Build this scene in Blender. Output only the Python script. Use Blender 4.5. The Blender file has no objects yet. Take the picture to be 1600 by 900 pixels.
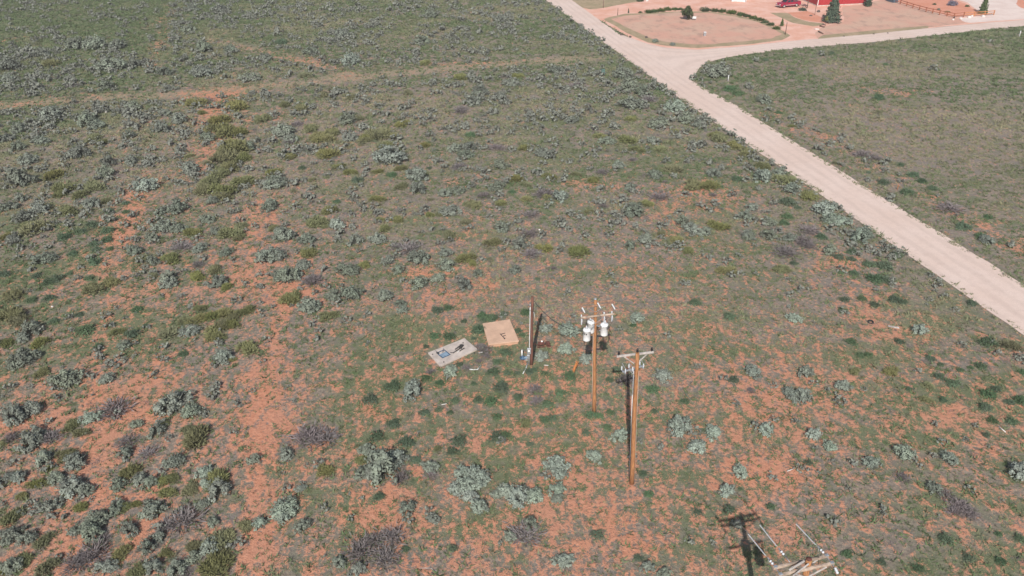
import bpy, bmesh, math, random
import numpy as np
from mathutils import Vector, Matrix

SC = bpy.context.scene
COL = SC.collection
R = math.radians

# ------------------------------------------------------------------ camera
F, TILT, ROLL, H = 1250.0, R(30.0), R(-1.2), 37.0          # focal length in photo pixels (1600 wide), metres
fw = np.array([0.0, math.cos(TILT), -math.sin(TILT)])
rt0 = np.array([1.0, 0.0, 0.0]); up0 = np.cross(rt0, fw)
RT = math.cos(ROLL) * rt0 + math.sin(ROLL) * up0
UP = math.cos(ROLL) * up0 - math.sin(ROLL) * rt0
cam_data = bpy.data.cameras.new('camera'); cam = bpy.data.objects.new('camera', cam_data); COL.objects.link(cam)
cam_data.sensor_width = 36.0; cam_data.lens = 36.0 * F / 1600.0
cam_data.clip_start = 0.5; cam_data.clip_end = 8000.0
cam.matrix_world = Matrix(((RT[0], UP[0], -fw[0], 0), (RT[1], UP[1], -fw[1], 0), (RT[2], UP[2], -fw[2], H), (0, 0, 0, 1)))
SC.camera = cam

def ray(px, py): return fw + RT * (px - 800.0) / F + UP * (450.0 - py) / F
def at(px, py, z=0.0):
    """survey point at height z seen in the photograph at (px, py)"""
    d = ray(px, py); return np.array([0, 0, H]) + d * ((z - H) / d[2])
def mpp(px, py):
    """metres per photo pixel on the ground there"""
    d = ray(px, py); return (H / -d[2]) / F
def pix(P):
    v = np.array(P, float) - np.array([0, 0, H]); z = v @ fw
    return 800 + F * (v @ RT) / z, 450 - F * (v @ UP) / z

# ------------------------------------------------------------------ light
SUN = np.array([-0.16, -1.215, 1.0]); SUN /= np.linalg.norm(SUN)
w = bpy.data.worlds.new('World'); SC.world = w; w.use_nodes = True
nt = w.node_tree; bg = nt.nodes['Background']
sky = nt.nodes.new('ShaderNodeTexSky'); sky.sky_type = 'NISHITA'; sky.sun_disc = False
sky.sun_elevation = math.asin(SUN[2]); sky.sun_rotation = math.atan2(SUN[0], SUN[1])
sky.air_density = 1.0; sky.dust_density = 2.0
nt.links.new(sky.outputs[0], bg.inputs[0]); bg.inputs[1].default_value = 0.08
sd = bpy.data.lights.new('sun', 'SUN'); sd.energy = 4.3; sd.angle = R(0.5); sd.color = (1.0, 0.965, 0.92)
so = bpy.data.objects.new('sun', sd); COL.objects.link(so)
so.rotation_euler = Vector(SUN.tolist()).to_track_quat('Z', 'Y').to_euler()
SC.view_settings.view_transform = 'Standard'; SC.view_settings.look = 'None'
SC.view_settings.exposure = 0.30; SC.view_settings.gamma = 1.0
SC.render.engine = 'CYCLES'

# ------------------------------------------------------------------ helpers
RNG = np.random.default_rng(7); random.seed(7)

def tag(o, label=None, cat=None, group=None, kind=None):
    if label: o['label'] = label
    if cat: o['category'] = cat
    if group: o['group'] = group
    if kind: o['kind'] = kind
    return o
def empty(name, loc, rz=0.0, label=None, cat=None, group=None):
    o = bpy.data.objects.new(name, None); COL.objects.link(o); o.empty_display_size = 0.3
    o.location = [float(v) for v in loc]; o.rotation_euler = (0, 0, rz); return tag(o, label, cat, group)

class MB:
    """collects simple shapes, then links them as one mesh object"""
    def __init__(s): s.v = []; s.f = []; s.smooth = []
    def add(s, vs, fs, sm=False):
        b = len(s.v); s.v += [tuple(float(c) for c in v) for v in vs]
        s.f += [tuple(i + b for i in f) for f in fs]; s.smooth += [sm] * len(fs); return s
    def box(s, c, d, rz=0.0, bev=0.0, M=None):
        x, y, z = d[0] / 2, d[1] / 2, d[2] / 2
        if bev > 0:
            b = min(bev, x * .9, y * .9, z * .9)
            vs = []
            for sz, e in ((-z, b), (-z + b, 0), (z - b, 0), (z, b)):
                vs += [(-x + e, -y + e, sz), (x - e, -y + e, sz), (x - e, y - e, sz), (-x + e, y - e, sz)]
            fs = [(3, 2, 1, 0), (12, 13, 14, 15)]
            for k in range(3):
                for i in range(4): fs.append((k * 4 + i, k * 4 + (i + 1) % 4, k * 4 + 4 + (i + 1) % 4, k * 4 + 4 + i))
        else:
            vs = [(-x, -y, -z), (x, -y, -z), (x, y, -z), (-x, y, -z), (-x, -y, z), (x, -y, z), (x, y, z), (-x, y, z)]
            fs = [(3, 2, 1, 0), (4, 5, 6, 7), (0, 1, 5, 4), (1, 2, 6, 5), (2, 3, 7, 6), (3, 0, 4, 7)]
        m = Matrix.Translation(Vector([float(q) for q in c])) @ (M if M is not None else Matrix.Rotation(rz, 4, 'Z'))
        return s.add([tuple(m @ Vector(v)) for v in vs], fs)
    def bar(s, a, b, wd, ht):
        """rectangular bar from a to b"""
        a = Vector([float(q) for q in a]); b = Vector([float(q) for q in b]); d = b - a; L = d.length
        x = d.normalized(); up = Vector((0, 0, 1)) if abs(x.z) < .98 else Vector((1, 0, 0))
        y = up.cross(x).normalized(); z = x.cross(y)
        M = Matrix(((x.x, y.x, z.x, 0), (x.y, y.y, z.y, 0), (x.z, y.z, z.z, 0), (0, 0, 0, 1)))
        return s.box((a + b) / 2, (L, wd, ht), M=M, bev=min(wd, ht) * .12)
    def tube(s, pts, rad, n=8, caps=True):
        pts = [Vector([float(q) for q in p]) for p in pts]; k = len(pts)
        if not hasattr(rad, '__len__'): rad = [rad] * k
        vs = []; fs = []; ref = None
        for i, p in enumerate(pts):
            d = (pts[min(i + 1, k - 1)] - pts[max(i - 1, 0)]).normalized()
            if ref is None: ref = Vector((0, 0, 1)) if abs(d.z) < .9 else Vector((1, 0, 0))
            x = ref.cross(d)
            if x.length < 1e-4: x = Vector((0, 1, 0)).cross(d)
            x.normalize(); y = d.cross(x)
            for j in range(n):
                a = 2 * math.pi * j / n; q = p + (x * math.cos(a) + y * math.sin(a)) * rad[i]; vs.append(tuple(q))
        for i in range(k - 1):
            for j in range(n): fs.append((i * n + j, i * n + (j + 1) % n, (i + 1) * n + (j + 1) % n, (i + 1) * n + j))
        s.add(vs, fs, True)
        if caps:
            b = len(s.v) - len(vs)
            s.f += [tuple(b + j for j in reversed(range(n))), tuple(b + (k - 1) * n + j for j in range(n))]; s.smooth += [False, False]
        return s
    def lathe(s, c, prof, n=14, axis=(0, 0, 1)):
        """prof: list of (radius, height) along axis from c"""
        ax = Vector(axis).normalized(); c = Vector([float(q) for q in c])
        ref = Vector((1, 0, 0)) if abs(ax.x) < .9 else Vector((0, 1, 0))
        x = ref.cross(ax).normalized(); y = ax.cross(x); vs = []; fs = []
        for r, h in prof:
            for j in range(n):
                a = 2 * math.pi * j / n; vs.append(tuple(c + ax * h + (x * math.cos(a) + y * math.sin(a)) * r))
        for i in range(len(prof) - 1):
            for j in range(n): fs.append((i * n + j, i * n + (j + 1) % n, (i + 1) * n + (j + 1) % n, (i + 1) * n + j))
        k = len(prof)
        fs += [tuple(reversed(range(n))), tuple((k - 1) * n + j for j in range(n))]
        s.add(vs, fs[:-2], True); b = len(s.v) - len(vs)
        s.f += [tuple(b + i for i in f) for f in fs[-2:]]; s.smooth += [False, False]
        return s
    def mesh(s, name, mat):
        me = bpy.data.meshes.new(name); me.from_pydata(s.v, [], s.f)
        me.polygons.foreach_set('use_smooth', s.smooth); me.update()
        if mat: me.materials.append(mat)
        return me
    def build(s, name, mat, parent=None):
        o = bpy.data.objects.new(name, s.mesh(name, mat)); COL.objects.link(o)
        if parent is not None: o.parent = parent
        return o

def link(name, me, parent=None):
    o = bpy.data.objects.new(name, me); COL.objects.link(o)
    if parent is not None: o.parent = parent
    return o

# ------------------------------------------------------------------ materials
def mat(name, col, rough=.7, metal=0.0, var=.12, scale=6.0, bump=0.0, bscale=30.0, spec=.35, stretch=None, col2=None):
    m = bpy.data.materials.new(name); m.use_nodes = True; N = m.node_tree.nodes; L = m.node_tree.links
    b = N['Principled BSDF']; b.inputs['Roughness'].default_value = rough; b.inputs['Metallic'].default_value = metal
    b.inputs['Specular IOR Level'].default_value = spec
    tc = N.new('ShaderNodeTexCoord'); mp = N.new('ShaderNodeMapping'); L.new(tc.outputs['Object'], mp.inputs[0])
    if stretch: mp.inputs['Scale'].default_value = stretch
    nz = N.new('ShaderNodeTexNoise'); nz.inputs['Scale'].default_value = scale; nz.inputs['Detail'].default_value = 5
    L.new(mp.outputs[0], nz.inputs['Vector'])
    mx = N.new('ShaderNodeMix'); mx.data_type = 'RGBA'
    c2 = col2 if col2 else tuple(c * (1 - 2.2 * var) for c in col)
    mr = N.new('ShaderNodeMapRange'); mr.inputs[1].default_value = .3; mr.inputs[2].default_value = .7
    L.new(nz.outputs[0], mr.inputs[0]); L.new(mr.outputs[0], mx.inputs[0])
    mx.inputs[6].default_value = (*c2, 1); mx.inputs[7].default_value = (*[min(1, c * (1 + var)) for c in col], 1)
    L.new(mx.outputs[2], b.inputs['Base Color'])
    if bump > 0:
        n2 = N.new('ShaderNodeTexNoise'); n2.inputs['Scale'].default_value = bscale; n2.inputs['Detail'].default_value = 4
        L.new(mp.outputs[0], n2.inputs['Vector'])
        bp = N.new('ShaderNodeBump'); bp.inputs['Strength'].default_value = bump; bp.inputs['Distance'].default_value = .02
        L.new(n2.outputs[0], bp.inputs['Height']); L.new(bp.outputs[0], b.inputs['Normal'])
    return m

M = {}
M['pole'] = mat('weathered_orange_pole_wood', (.36, .17, .07), .85, var=.25, scale=3, stretch=(9, 9, .7), bump=.5, bscale=10, col2=(.18, .08, .04))
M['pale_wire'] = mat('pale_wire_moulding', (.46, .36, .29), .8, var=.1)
M['old_pole'] = mat('dark_red_pole_wood', (.15, .065, .045), .85, var=.3, scale=3, stretch=(6, 6, .5), bump=.3, bscale=12, col2=(.07, .035, .028))
M['arm'] = mat('brown_crossarm_wood', (.30, .18, .12), .85, var=.25, scale=4, bump=.2)
M['arm_grey'] = mat('bleached_crossarm_wood', (.44, .40, .37), .85, var=.2, scale=4, bump=.2)
M['arm_tan'] = mat('tan_crossarm_wood', (.42, .325, .255), .85, var=.25, scale=4, bump=.2)
M['white_paint'] = mat('white_enamel', (.72, .73, .73), .4, var=.04, spec=.5)
M['white_pvc'] = mat('white_plastic_pipe', (.60, .60, .59), .5, var=.08)
M['porcelain'] = mat('pale_porcelain', (.52, .54, .57), .3, var=.05, spec=.5)
M['black_ins'] = mat('black_insulator_glaze', (.018, .018, .02), .3, var=.1, spec=.5)
M['galv'] = mat('galvanised_steel', (.42, .44, .46), .5, .6, var=.12, scale=9)
M['dark_steel'] = mat('dark_steel', (.07, .065, .065), .6, .3, var=.3, scale=12)
M['cable'] = mat('black_cable_sheath', (.02, .02, .022), .6, var=.1)
M['wire'] = mat('bare_aluminium_wire', (.34, .34, .34), .5, .6, var=.05)
M['concrete'] = mat('pale_concrete', (.47, .405, .36), .9, var=.12, scale=2.2, bump=.25, bscale=18)
M['tan_lid'] = mat('tan_painted_lid', (.54, .355, .25), .8, var=.08, scale=1.6, bump=.1)
M['tan_edge'] = mat('tan_block_edge', (.50, .30, .20), .85, var=.12, scale=4, bump=.3)
M['blue'] = mat('faded_blue_paint', (.22, .30, .38), .6, var=.15, scale=4)
M['blue2'] = mat('deep_blue_paint', (.05, .10, .17), .5, var=.2, scale=9)
M['rust'] = mat('rusty_iron', (.13, .05, .038), .85, var=.35, scale=8, bump=.4)
M['orange_wood'] = mat('split_orange_wood', (.42, .16, .05), .85, var=.25, scale=5, stretch=(4, 4, .6), bump=.4)
M['fence'] = mat('stained_fence_wood', (.34, .12, .065), .8, var=.2, scale=6, bump=.2)
M['fence_light'] = mat('orange_fence_wood', (.50, .21, .09), .8, var=.2, scale=6, bump=.2)
M['post'] = mat('grey_brown_post_wood', (.17, .10, .08), .9, var=.2, scale=8)
M['rock'] = mat('pale_rock', (.62, .58, .55), .85, var=.12, scale=4, bump=.4)
M['dark_rock'] = mat('dark_rock', (.11, .085, .075), .9, var=.25, scale=5, bump=.4)
M['bark'] = mat('grey_bark', (.14, .10, .075), .95, var=.25, scale=8, bump=.4)
M['red_wall'] = mat('red_barn_siding', (.34, .025, .03), .7, var=.12, scale=3)
M['car_red'] = mat('dark_red_car_paint', (.30, .012, .045), .3, .1, var=.06, spec=.5)
M['glass'] = mat('dark_window_glass', (.02, .025, .03), .1, var=.1, spec=.6)
M['rubber'] = mat('black_rubber', (.02, .02, .02), .85, var=.2)
M['chrome'] = mat('bright_trim_metal', (.75, .75, .76), .25, .8, var=.05)
M['lamp'] = mat('clear_lamp_lens', (.75, .74, .70), .2, var=.05, spec=.5)
M['roofing'] = mat('grey_roofing', (.26, .25, .25), .7, var=.15, scale=3)
M['trailer'] = mat('slate_blue_panel', (.07, .10, .14), .5, var=.15, scale=3)
M['teal'] = mat('dull_green_cabinet', (.10, .17, .15), .6, var=.15, scale=3)

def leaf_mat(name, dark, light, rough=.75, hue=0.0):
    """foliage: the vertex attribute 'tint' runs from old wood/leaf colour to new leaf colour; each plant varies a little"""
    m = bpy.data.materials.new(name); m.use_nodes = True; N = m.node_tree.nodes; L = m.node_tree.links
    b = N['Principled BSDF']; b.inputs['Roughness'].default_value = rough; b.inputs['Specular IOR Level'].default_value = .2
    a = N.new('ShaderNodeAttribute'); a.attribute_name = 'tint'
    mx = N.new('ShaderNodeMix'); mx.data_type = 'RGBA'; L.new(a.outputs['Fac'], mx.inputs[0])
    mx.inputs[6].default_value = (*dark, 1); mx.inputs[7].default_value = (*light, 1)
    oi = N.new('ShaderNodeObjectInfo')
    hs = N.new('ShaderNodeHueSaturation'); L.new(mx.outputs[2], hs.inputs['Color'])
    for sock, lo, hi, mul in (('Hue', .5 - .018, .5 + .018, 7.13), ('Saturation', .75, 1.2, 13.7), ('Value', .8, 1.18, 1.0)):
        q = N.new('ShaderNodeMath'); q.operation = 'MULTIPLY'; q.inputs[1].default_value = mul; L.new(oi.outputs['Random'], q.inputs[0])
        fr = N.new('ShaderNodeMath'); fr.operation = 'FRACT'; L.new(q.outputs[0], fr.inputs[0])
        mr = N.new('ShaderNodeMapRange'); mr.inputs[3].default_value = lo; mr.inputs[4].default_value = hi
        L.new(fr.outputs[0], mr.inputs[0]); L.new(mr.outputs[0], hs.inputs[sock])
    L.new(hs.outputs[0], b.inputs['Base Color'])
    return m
LM = {
 'S': leaf_mat('sagebrush_leaf', (.082, .086, .072), (.22, .25, .195)),
 'B': leaf_mat('pale_sagebrush_leaf', (.10, .11, .095), (.28, .33, .265)),
 'Y': leaf_mat('rabbitbrush_leaf', (.09, .092, .052), (.25, .255, .108)),
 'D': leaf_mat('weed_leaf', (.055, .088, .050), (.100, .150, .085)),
 'P': leaf_mat('dead_twig', (.10, .085, .085), (.225, .195, .195)),
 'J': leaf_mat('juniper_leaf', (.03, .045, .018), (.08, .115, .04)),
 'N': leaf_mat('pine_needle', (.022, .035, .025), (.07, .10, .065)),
 'V': leaf_mat('violet_shrub_leaf', (.08, .075, .10), (.17, .17, .22)),
 'G': leaf_mat('grass_blade', (.092, .122, .064), (.29, .245, .175)),
}

# ------------------------------------------------------------------ value noise
def vnoise(x, y, seed=0):
    xi = np.floor(x).astype(np.int64); yi = np.floor(y).astype(np.int64); fx = x - xi; fy = y - yi
    def h(a, b):
        n = (a * 374761393 + b * 668265263 + seed * 1442695041) & 0x7fffffff
        n = ((n ^ (n >> 13)) * 1274126177) & 0x7fffffff
        return ((n ^ (n >> 16)) & 0xffff) / 65535.0
    u = fx * fx * (3 - 2 * fx); v = fy * fy * (3 - 2 * fy)
    return (h(xi, yi) * (1 - u) + h(xi + 1, yi) * u) * (1 - v) + (h(xi, yi + 1) * (1 - u) + h(xi + 1, yi + 1) * u) * v
def fbm(x, y, seed=0, o=4):
    s = 0; a = .5; t = 0
    for k in range(o): s = s + a * vnoise(x, y, seed + k * 17); t += a; a *= .5; x = x * 2.03 + 11.3; y = y * 2.03 + 5.7
    return s / t

# ------------------------------------------------------------------ roads and yard outlines (photo survey -> ground)
ROAD_L = [(852,0),(880,20),(903,37),(926,54),(954,74),(989,99),(1033,133),(1100,180),(1160,220),(1233,270),(1313,327),(1387,378),(1443,417),(1480,441),(1530,474),(1600,524)]
ROAD_R = [(884,-6),(912,13),(936,31),(962,50),(1000,75),(1050,106),(1088,133),(1133,153),(1185,187),(1260,233),(1317,270),(1380,310),(1433,341),(1490,377),(1533,404),(1600,445)]
SIDE_T = [(938,53),(965,52.5),(985,59),(1009,68),(1042,75),(1088,78),(1157,73),(1222,65.5),(1275,61),(1350,54),(1450,44),(1525,37),(1600,31)]
SIDE_B = [(1062,139),(1080,127),(1086,116),(1092,106),(1105,98),(1130,91),(1160,86),(1200,80.5),(1250,75),(1350,67),(1425,59.5),(1525,48),(1600,41)]
def G2(lst): return np.array([at(*p)[:2] for p in lst])
def ext(P, d0, d1):
    a = P[0] + (P[0] - P[1]) / np.linalg.norm(P[0] - P[1]) * d0; b = P[-1] + (P[-1] - P[-2]) / np.linalg.norm(P[-1] - P[-2]) * d1
    return np.vstack([a, P, b])
def resample(P, n):
    s = np.r_[0, np.cumsum(np.linalg.norm(np.diff(P, axis=0), axis=1))]; t = np.linspace(0, s[-1], n)
    return np.c_[np.interp(t, s, P[:, 0]), np.interp(t, s, P[:, 1])]
def inpoly(x, y, P):
    r = np.zeros(x.shape, bool); j = len(P) - 1
    for i in range(len(P)):
        xi, yi = P[i]; xj, yj = P[j]
        c = ((yi > y) != (yj > y)) & (x < (xj - xi) * (y - yi) / (yj - yi + 1e-12) + xi); r ^= c; j = i
    return r
def dist_line(x, y, P):
    d = np.full(x.shape, 1e9)
    for a, b in zip(P[:-1], P[1:]):
        e = b - a; t = np.clip(((x - a[0]) * e[0] + (y - a[1]) * e[1]) / (e @ e), 0, 1)
        d = np.minimum(d, np.hypot(x - a[0] - t * e[0], y - a[1] - t * e[1]))
    return d
rl = ext(G2(ROAD_L), 260, 60); rr = ext(G2(ROAD_R), 260, 60)
def smooth(P, k):
    Q = np.pad(P, ((k, k), (0, 0)), 'edge'); return np.array([Q[i:i + 2 * k + 1].mean(0) for i in range(len(P))])
rlS, rrS = smooth(resample(rl, 300), 7), smooth(resample(rr, 300), 5)
stT, stB = ext(G2(SIDE_T), 0, 120), ext(G2(SIDE_B), 0, 120)
stS, sbS = resample(stT, 110), resample(stB, 110)
rl, rr = rlS[::3], rrS[::3]
road_poly = np.vstack([rl, rr[::-1]]); side_poly = np.vstack([stT, stB[::-1]])
# the homestead yard beyond the roads: left boundary is the road, lower boundary the side road
YARD = G2([(905,10),(938,32),(985,59),(1009,68),(1042,75),(1088,78),(1157,73),(1222,65.5),(1275,61),(1350,54),(1450,44),(1525,37),(1600,31)])
YARD = np.vstack([YARD, YARD[-1] + [110, 6], YARD[-1] + [150, 170], at(905,10)[:2] + [-46, 170]])

# ------------------------------------------------------------------ ground cover map
SAND = ["1111111110000000","2124222101111211","1223222212222111","2344432333432212","3445544444533511","4444444455445444","5554444455566455","4554444455566444","5554456665554434"]
GREEN = ["8765443344443344","5544332333332222","3322223344432222","4432223322342223","5543333333333333","4543345554444544","2332255555434455","2222344544443344","2222344333444444"]
cells = []
for r in range(9):
    for c in range(16):
        px, py = c * 100 + 50, r * 100 + 50; p = at(px, py)[:2]; q = at(px, max(py - 55, 2))[:2]
        cells.append((p[0], p[1], 62 * mpp(px, py), max(abs(q[1] - p[1]), 3), int(SAND[r][c]) / 9, int(GREEN[r][c]) / 9))
# bare sandy patches and tracks seen one by one: px, py, rx, ry, strength
PATCH = [(330,148,52,9,.55),(330,178,22,22,.6),(395,185,20,9,.55),(432,183,8,14,.45),(325,228,22,34,.5),(212,318,20,40,.5),(196,358,18,22,.6),(205,300,14,30,.45),(262,25,8,26,.45),(242,72,10,8,.4),
 (400,335,26,40,.45),(385,425,45,35,.55),(420,340,20,30,.35),(240,455,50,25,.35),(140,420,30,30,.3),(460,445,40,18,.35),(230,600,40,40,.55),(215,660,45,14,.5),(160,690,14,45,.5),(40,655,70,14,.6),(140,610,40,14,.5),(60,690,50,12,.45),
 (380,640,50,70,.4),(420,670,40,60,.35),(445,668,18,18,.5),(205,775,50,16,.55),(225,835,40,28,.6),(420,850,14,60,.6),(440,790,30,40,.35),(100,850,22,18,.55),(20,755,20,14,.6),(35,870,30,12,.4),(380,880,20,30,.5),(470,710,30,14,.35),
 (440,470,60,15,.3),(480,460,40,14,.3),(660,430,35,12,.45),(700,465,60,14,.35),(755,445,20,10,.5),(655,425,30,10,.35),(740,425,25,20,.4),(745,355,25,20,.35),(1090,300,60,14,.6),(905,287,40,8,.5),(955,292,35,9,.45),(755,278,40,6,.45),(695,287,12,6,.5),
 (1310,413,36,12,.7),(1285,390,14,14,.5),(1125,318,60,10,.35),(1040,340,16,24,.4),(1360,490,35,30,.45),(1400,522,26,9,.5),(1440,532,22,8,.4),(1493,649,26,15,.75),(1590,640,22,10,.5),(1540,690,40,20,.25),(1215,730,40,16,.55),(1230,750,30,10,.4),(1130,560,60,40,.2),(1290,610,80,40,.25),
 (1180,640,60,40,.25),(960,860,50,22,.5),(870,800,90,22,.35),(920,750,60,60,.25),(600,800,30,40,.5),(580,790,60,30,.3),(540,720,40,20,.4),(655,740,16,12,.6),(790,680,40,8,.5),(740,700,30,6,.5),(590,640,40,25,.3),(620,580,40,12,.3),(840,600,50,12,.3),(1000,640,30,14,.35),(1155,745,20,12,.5),
 (1215,835,12,26,.6),(1320,880,20,10,.5),(1210,180,18,8,.45),(1240,200,22,8,.45),(1290,215,20,8,.5),(1310,235,10,5,.45),(1340,260,16,6,.45),(1470,325,18,12,.45),(1525,350,20,12,.45),(1590,385,14,14,.5),(1390,142,60,6,.4),(1332,168,8,5,.6),(1158,113,10,8,.4),(1410,145,40,5,.35),
 (460,92,40,6,.4),(500,98,40,5,.35),(130,150,60,5,.35),(40,165,60,6,.35),(700,100,90,3.5,.3),(760,97,80,3.5,.35),(10,65,14,8,.4),(900,300,25,6,.35)]
# grassy two-track that crosses the far field, paler and tan
TRACK = [(-80,172),(60,160),(180,152),(260,150),(340,140),(430,133),(520,124),(600,116),(680,108),(760,102),(850,95),(930,92)]
TRACK2 = [(320,60),(400,78),(460,92),(520,106),(545,120)]
STRIP = [(205,300),(180,400),(165,520),(150,640),(120,760),(90,900)]
STRIP2 = [(480,395),(430,520),(410,640),(395,780),(380,900)]
pat = []
for px, py, rx, ry, s in PATCH:
    p = at(px, py)[:2]; q = at(px, py - ry)[:2]; pat.append((p[0], p[1], rx * mpp(px, py), abs(q[1] - p[1]), s * .82))
def cover(x, y):
    """bare sand, green grass and road dust (0..1) at ground points"""
    sw = np.full(x.shape, 1e-9); s = sw * .25; g = sw * .4
    for cx, cy, rx, ry, a, b in cells:
        wv = np.exp(-((x - cx) / rx) ** 2 - ((y - cy) / ry) ** 2); sw = sw + wv; s = s + wv * a; g = g + wv * b
    s = s / sw; g = g / sw
    wx = x + 2.2 * (fbm(x * .25, y * .25, 31) - .5); wy = y + 3.0 * (fbm(x * .25, y * .25, 77) - .5)
    for cx, cy, rx, ry, a in pat:
        k = ((wx - cx) / rx) ** 2 + ((wy - cy) / ry) ** 2; m = k < 6
        if m.any(): s[m] += a * np.exp(-k[m] ** 1.3 * .8)
    for P, wd, a, b in ((G2(TRACK), 2.4, .06, .08), (G2(TRACK2), 1.7, .30, -.05), (G2(STRIP), .8, .28, -.1), (G2(STRIP2), .75, .5, -.05), (G2([(265, -10), (262, 40), (250, 75), (235, 110)]), 1.6, .4, -.1), (G2([(225, 290), (205, 340), (190, 380)]), 1.2, .3, 0), (G2([(0, 668), (60, 655), (120, 648)]), .7, .35, 0), (G2([(165, 760), (170, 690), (178, 640), (215, 600)]), .8, .4, 0), (G2([(330, 150), (395, 145)]), 1.6, .28, 0), (G2([(335, 150), (330, 185), (322, 240), (318, 265)]), 1.6, .28, 0)):
        d = dist_line(wx, wy, P); k = np.exp(-(d / wd) ** 2); s = s + a * k; g = g + b * k
    rd = np.minimum(dist_line(x, y, rl), dist_line(x, y, rr)); rd = np.minimum(rd, np.minimum(dist_line(x, y, stT), dist_line(x, y, stB)))
    dust = np.exp(-(rd / 1.4) ** 2)
    dr = dist_line(x, y, rr); s = s + .22 * np.exp(-((dr - 5) / 2.2) ** 2) * (x > 40)
    tk = np.exp(-(dist_line(wx, wy, G2(TRACK)) / 2.8) ** 2) * .85 + np.exp(-(dist_line(wx, wy, G2(TRACK2)) / 2.0) ** 2) * .65
    return np.clip(s, 0, 1.2), np.clip(g, 0, 1), dust, np.clip(tk, 0, 1)

def lines(a, b, n, far0, far1, step):
    L = [a - step * 1.6 ** k for k in range(18)] ; L = [v for v in L if v > far0] + [far0]
    U = [b + step * 1.6 ** k for k in range(18)] ; U = [v for v in U if v < far1] + [far1]
    return np.array(sorted(set(np.round(L + list(np.linspace(a, b, n)) + U, 4))))
gx = lines(-150, 200, 330, -3000, 3000, 3.0); gy = lines(20, 245, 240, -1500, 3500, 3.0)
X, Y = np.meshgrid(gx, gy)
def relief(x, y): return .0 * x
Sg, Gg, Dg, Tg = cover(X.ravel(), Y.ravel())
nx, ny = len(gx), len(gy)
me = bpy.data.meshes.new('ground')
me.vertices.add(nx * ny); me.vertices.foreach_set('co', np.c_[X.ravel(), Y.ravel(), np.zeros(nx * ny)].astype(np.float32).ravel())
ii, jj = np.meshgrid(np.arange(nx - 1), np.arange(ny - 1)); b0 = (jj * nx + ii).ravel()
quads = np.c_[b0, b0 + 1, b0 + nx + 1, b0 + nx].astype(np.int32)
def set_faces(me, fa):
    n, k = fa.shape; me.loops.add(n * k); me.loops.foreach_set('vertex_index', fa.ravel())
    me.polygons.add(n); me.polygons.foreach_set('loop_start', np.arange(0, n * k, k, dtype=np.int32)); me.update(calc_edges=True)
set_faces(me, quads)
at_ = me.attributes.new('cover', 'FLOAT_COLOR', 'POINT')
at_.data.foreach_set('color', np.c_[Sg, Gg, Dg, Tg].astype(np.float32).ravel())

class NB:
    """short node-building helper"""
    def __init__(s, name):
        s.m = bpy.data.materials.new(name); s.m.use_nodes = True; s.N = s.m.node_tree.nodes; s.L = s.m.node_tree.links; s.b = s.N['Principled BSDF']
        s.tc = s.N.new('ShaderNodeTexCoord').outputs['Object']
    def noise(s, scale, detail=4, rough=.55, stretch=None, off=0.0):
        v = s.tc
        mp = s.N.new('ShaderNodeMapping'); s.L.new(v, mp.inputs[0]); mp.inputs['Location'].default_value = (off, off * 1.7, 0)
        if stretch: mp.inputs['Scale'].default_value = stretch[:3]; mp.inputs['Rotation'].default_value = (0, 0, stretch[3] if len(stretch) > 3 else 0)
        n = s.N.new('ShaderNodeTexNoise'); n.inputs['Scale'].default_value = scale; n.inputs['Detail'].default_value = detail
        n.inputs['Roughness'].default_value = rough; s.L.new(mp.outputs[0], n.inputs['Vector']); return n.outputs[0]
    def math(s, op, a, b=0.0, c=0.0):
        n = s.N.new('ShaderNodeMath'); n.operation = op
        for i, q in enumerate((a, b, c)):
            if isinstance(q, (int, float)): n.inputs[i].default_value = q
            else: s.L.new(q, n.inputs[i])
        return n.outputs[0]
    def ramp(s, v, lo, hi, a=0.0, b=1.0):
        n = s.N.new('ShaderNodeMapRange'); n.interpolation_type = 'SMOOTHSTEP'
        s.L.new(v, n.inputs[0]); n.inputs[1].default_value = lo; n.inputs[2].default_value = hi; n.inputs[3].default_value = a; n.inputs[4].default_value = b
        return n.outputs[0]
    def mix(s, f, a, b, mode='MIX'):
        n = s.N.new('ShaderNodeMix'); n.data_type = 'RGBA'; n.blend_type = mode
        if isinstance(f, (int, float)): n.inputs[0].default_value = f
        else: s.L.new(f, n.inputs[0])
        for i, q in ((6, a), (7, b)):
            if isinstance(q, tuple): n.inputs[i].default_value = (*q, 1)
            else: s.L.new(q, n.inputs[i])
        return n.outputs[2]
    def bump(s, h, strength=.5, dist=.05):
        n = s.N.new('ShaderNodeBump'); n.inputs['Strength'].default_value = strength; n.inputs['Distance'].default_value = dist
        s.L.new(h, n.inputs['Height']); s.L.new(n.outputs[0], s.b.inputs['Normal'])
    def done(s, col, rough=.95, spec=.15):
        s.L.new(col, s.b.inputs['Base Color']); s.b.inputs['Roughness'].default_value = rough; s.b.inputs['Specular IOR Level'].default_value = spec; return s.m

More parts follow.
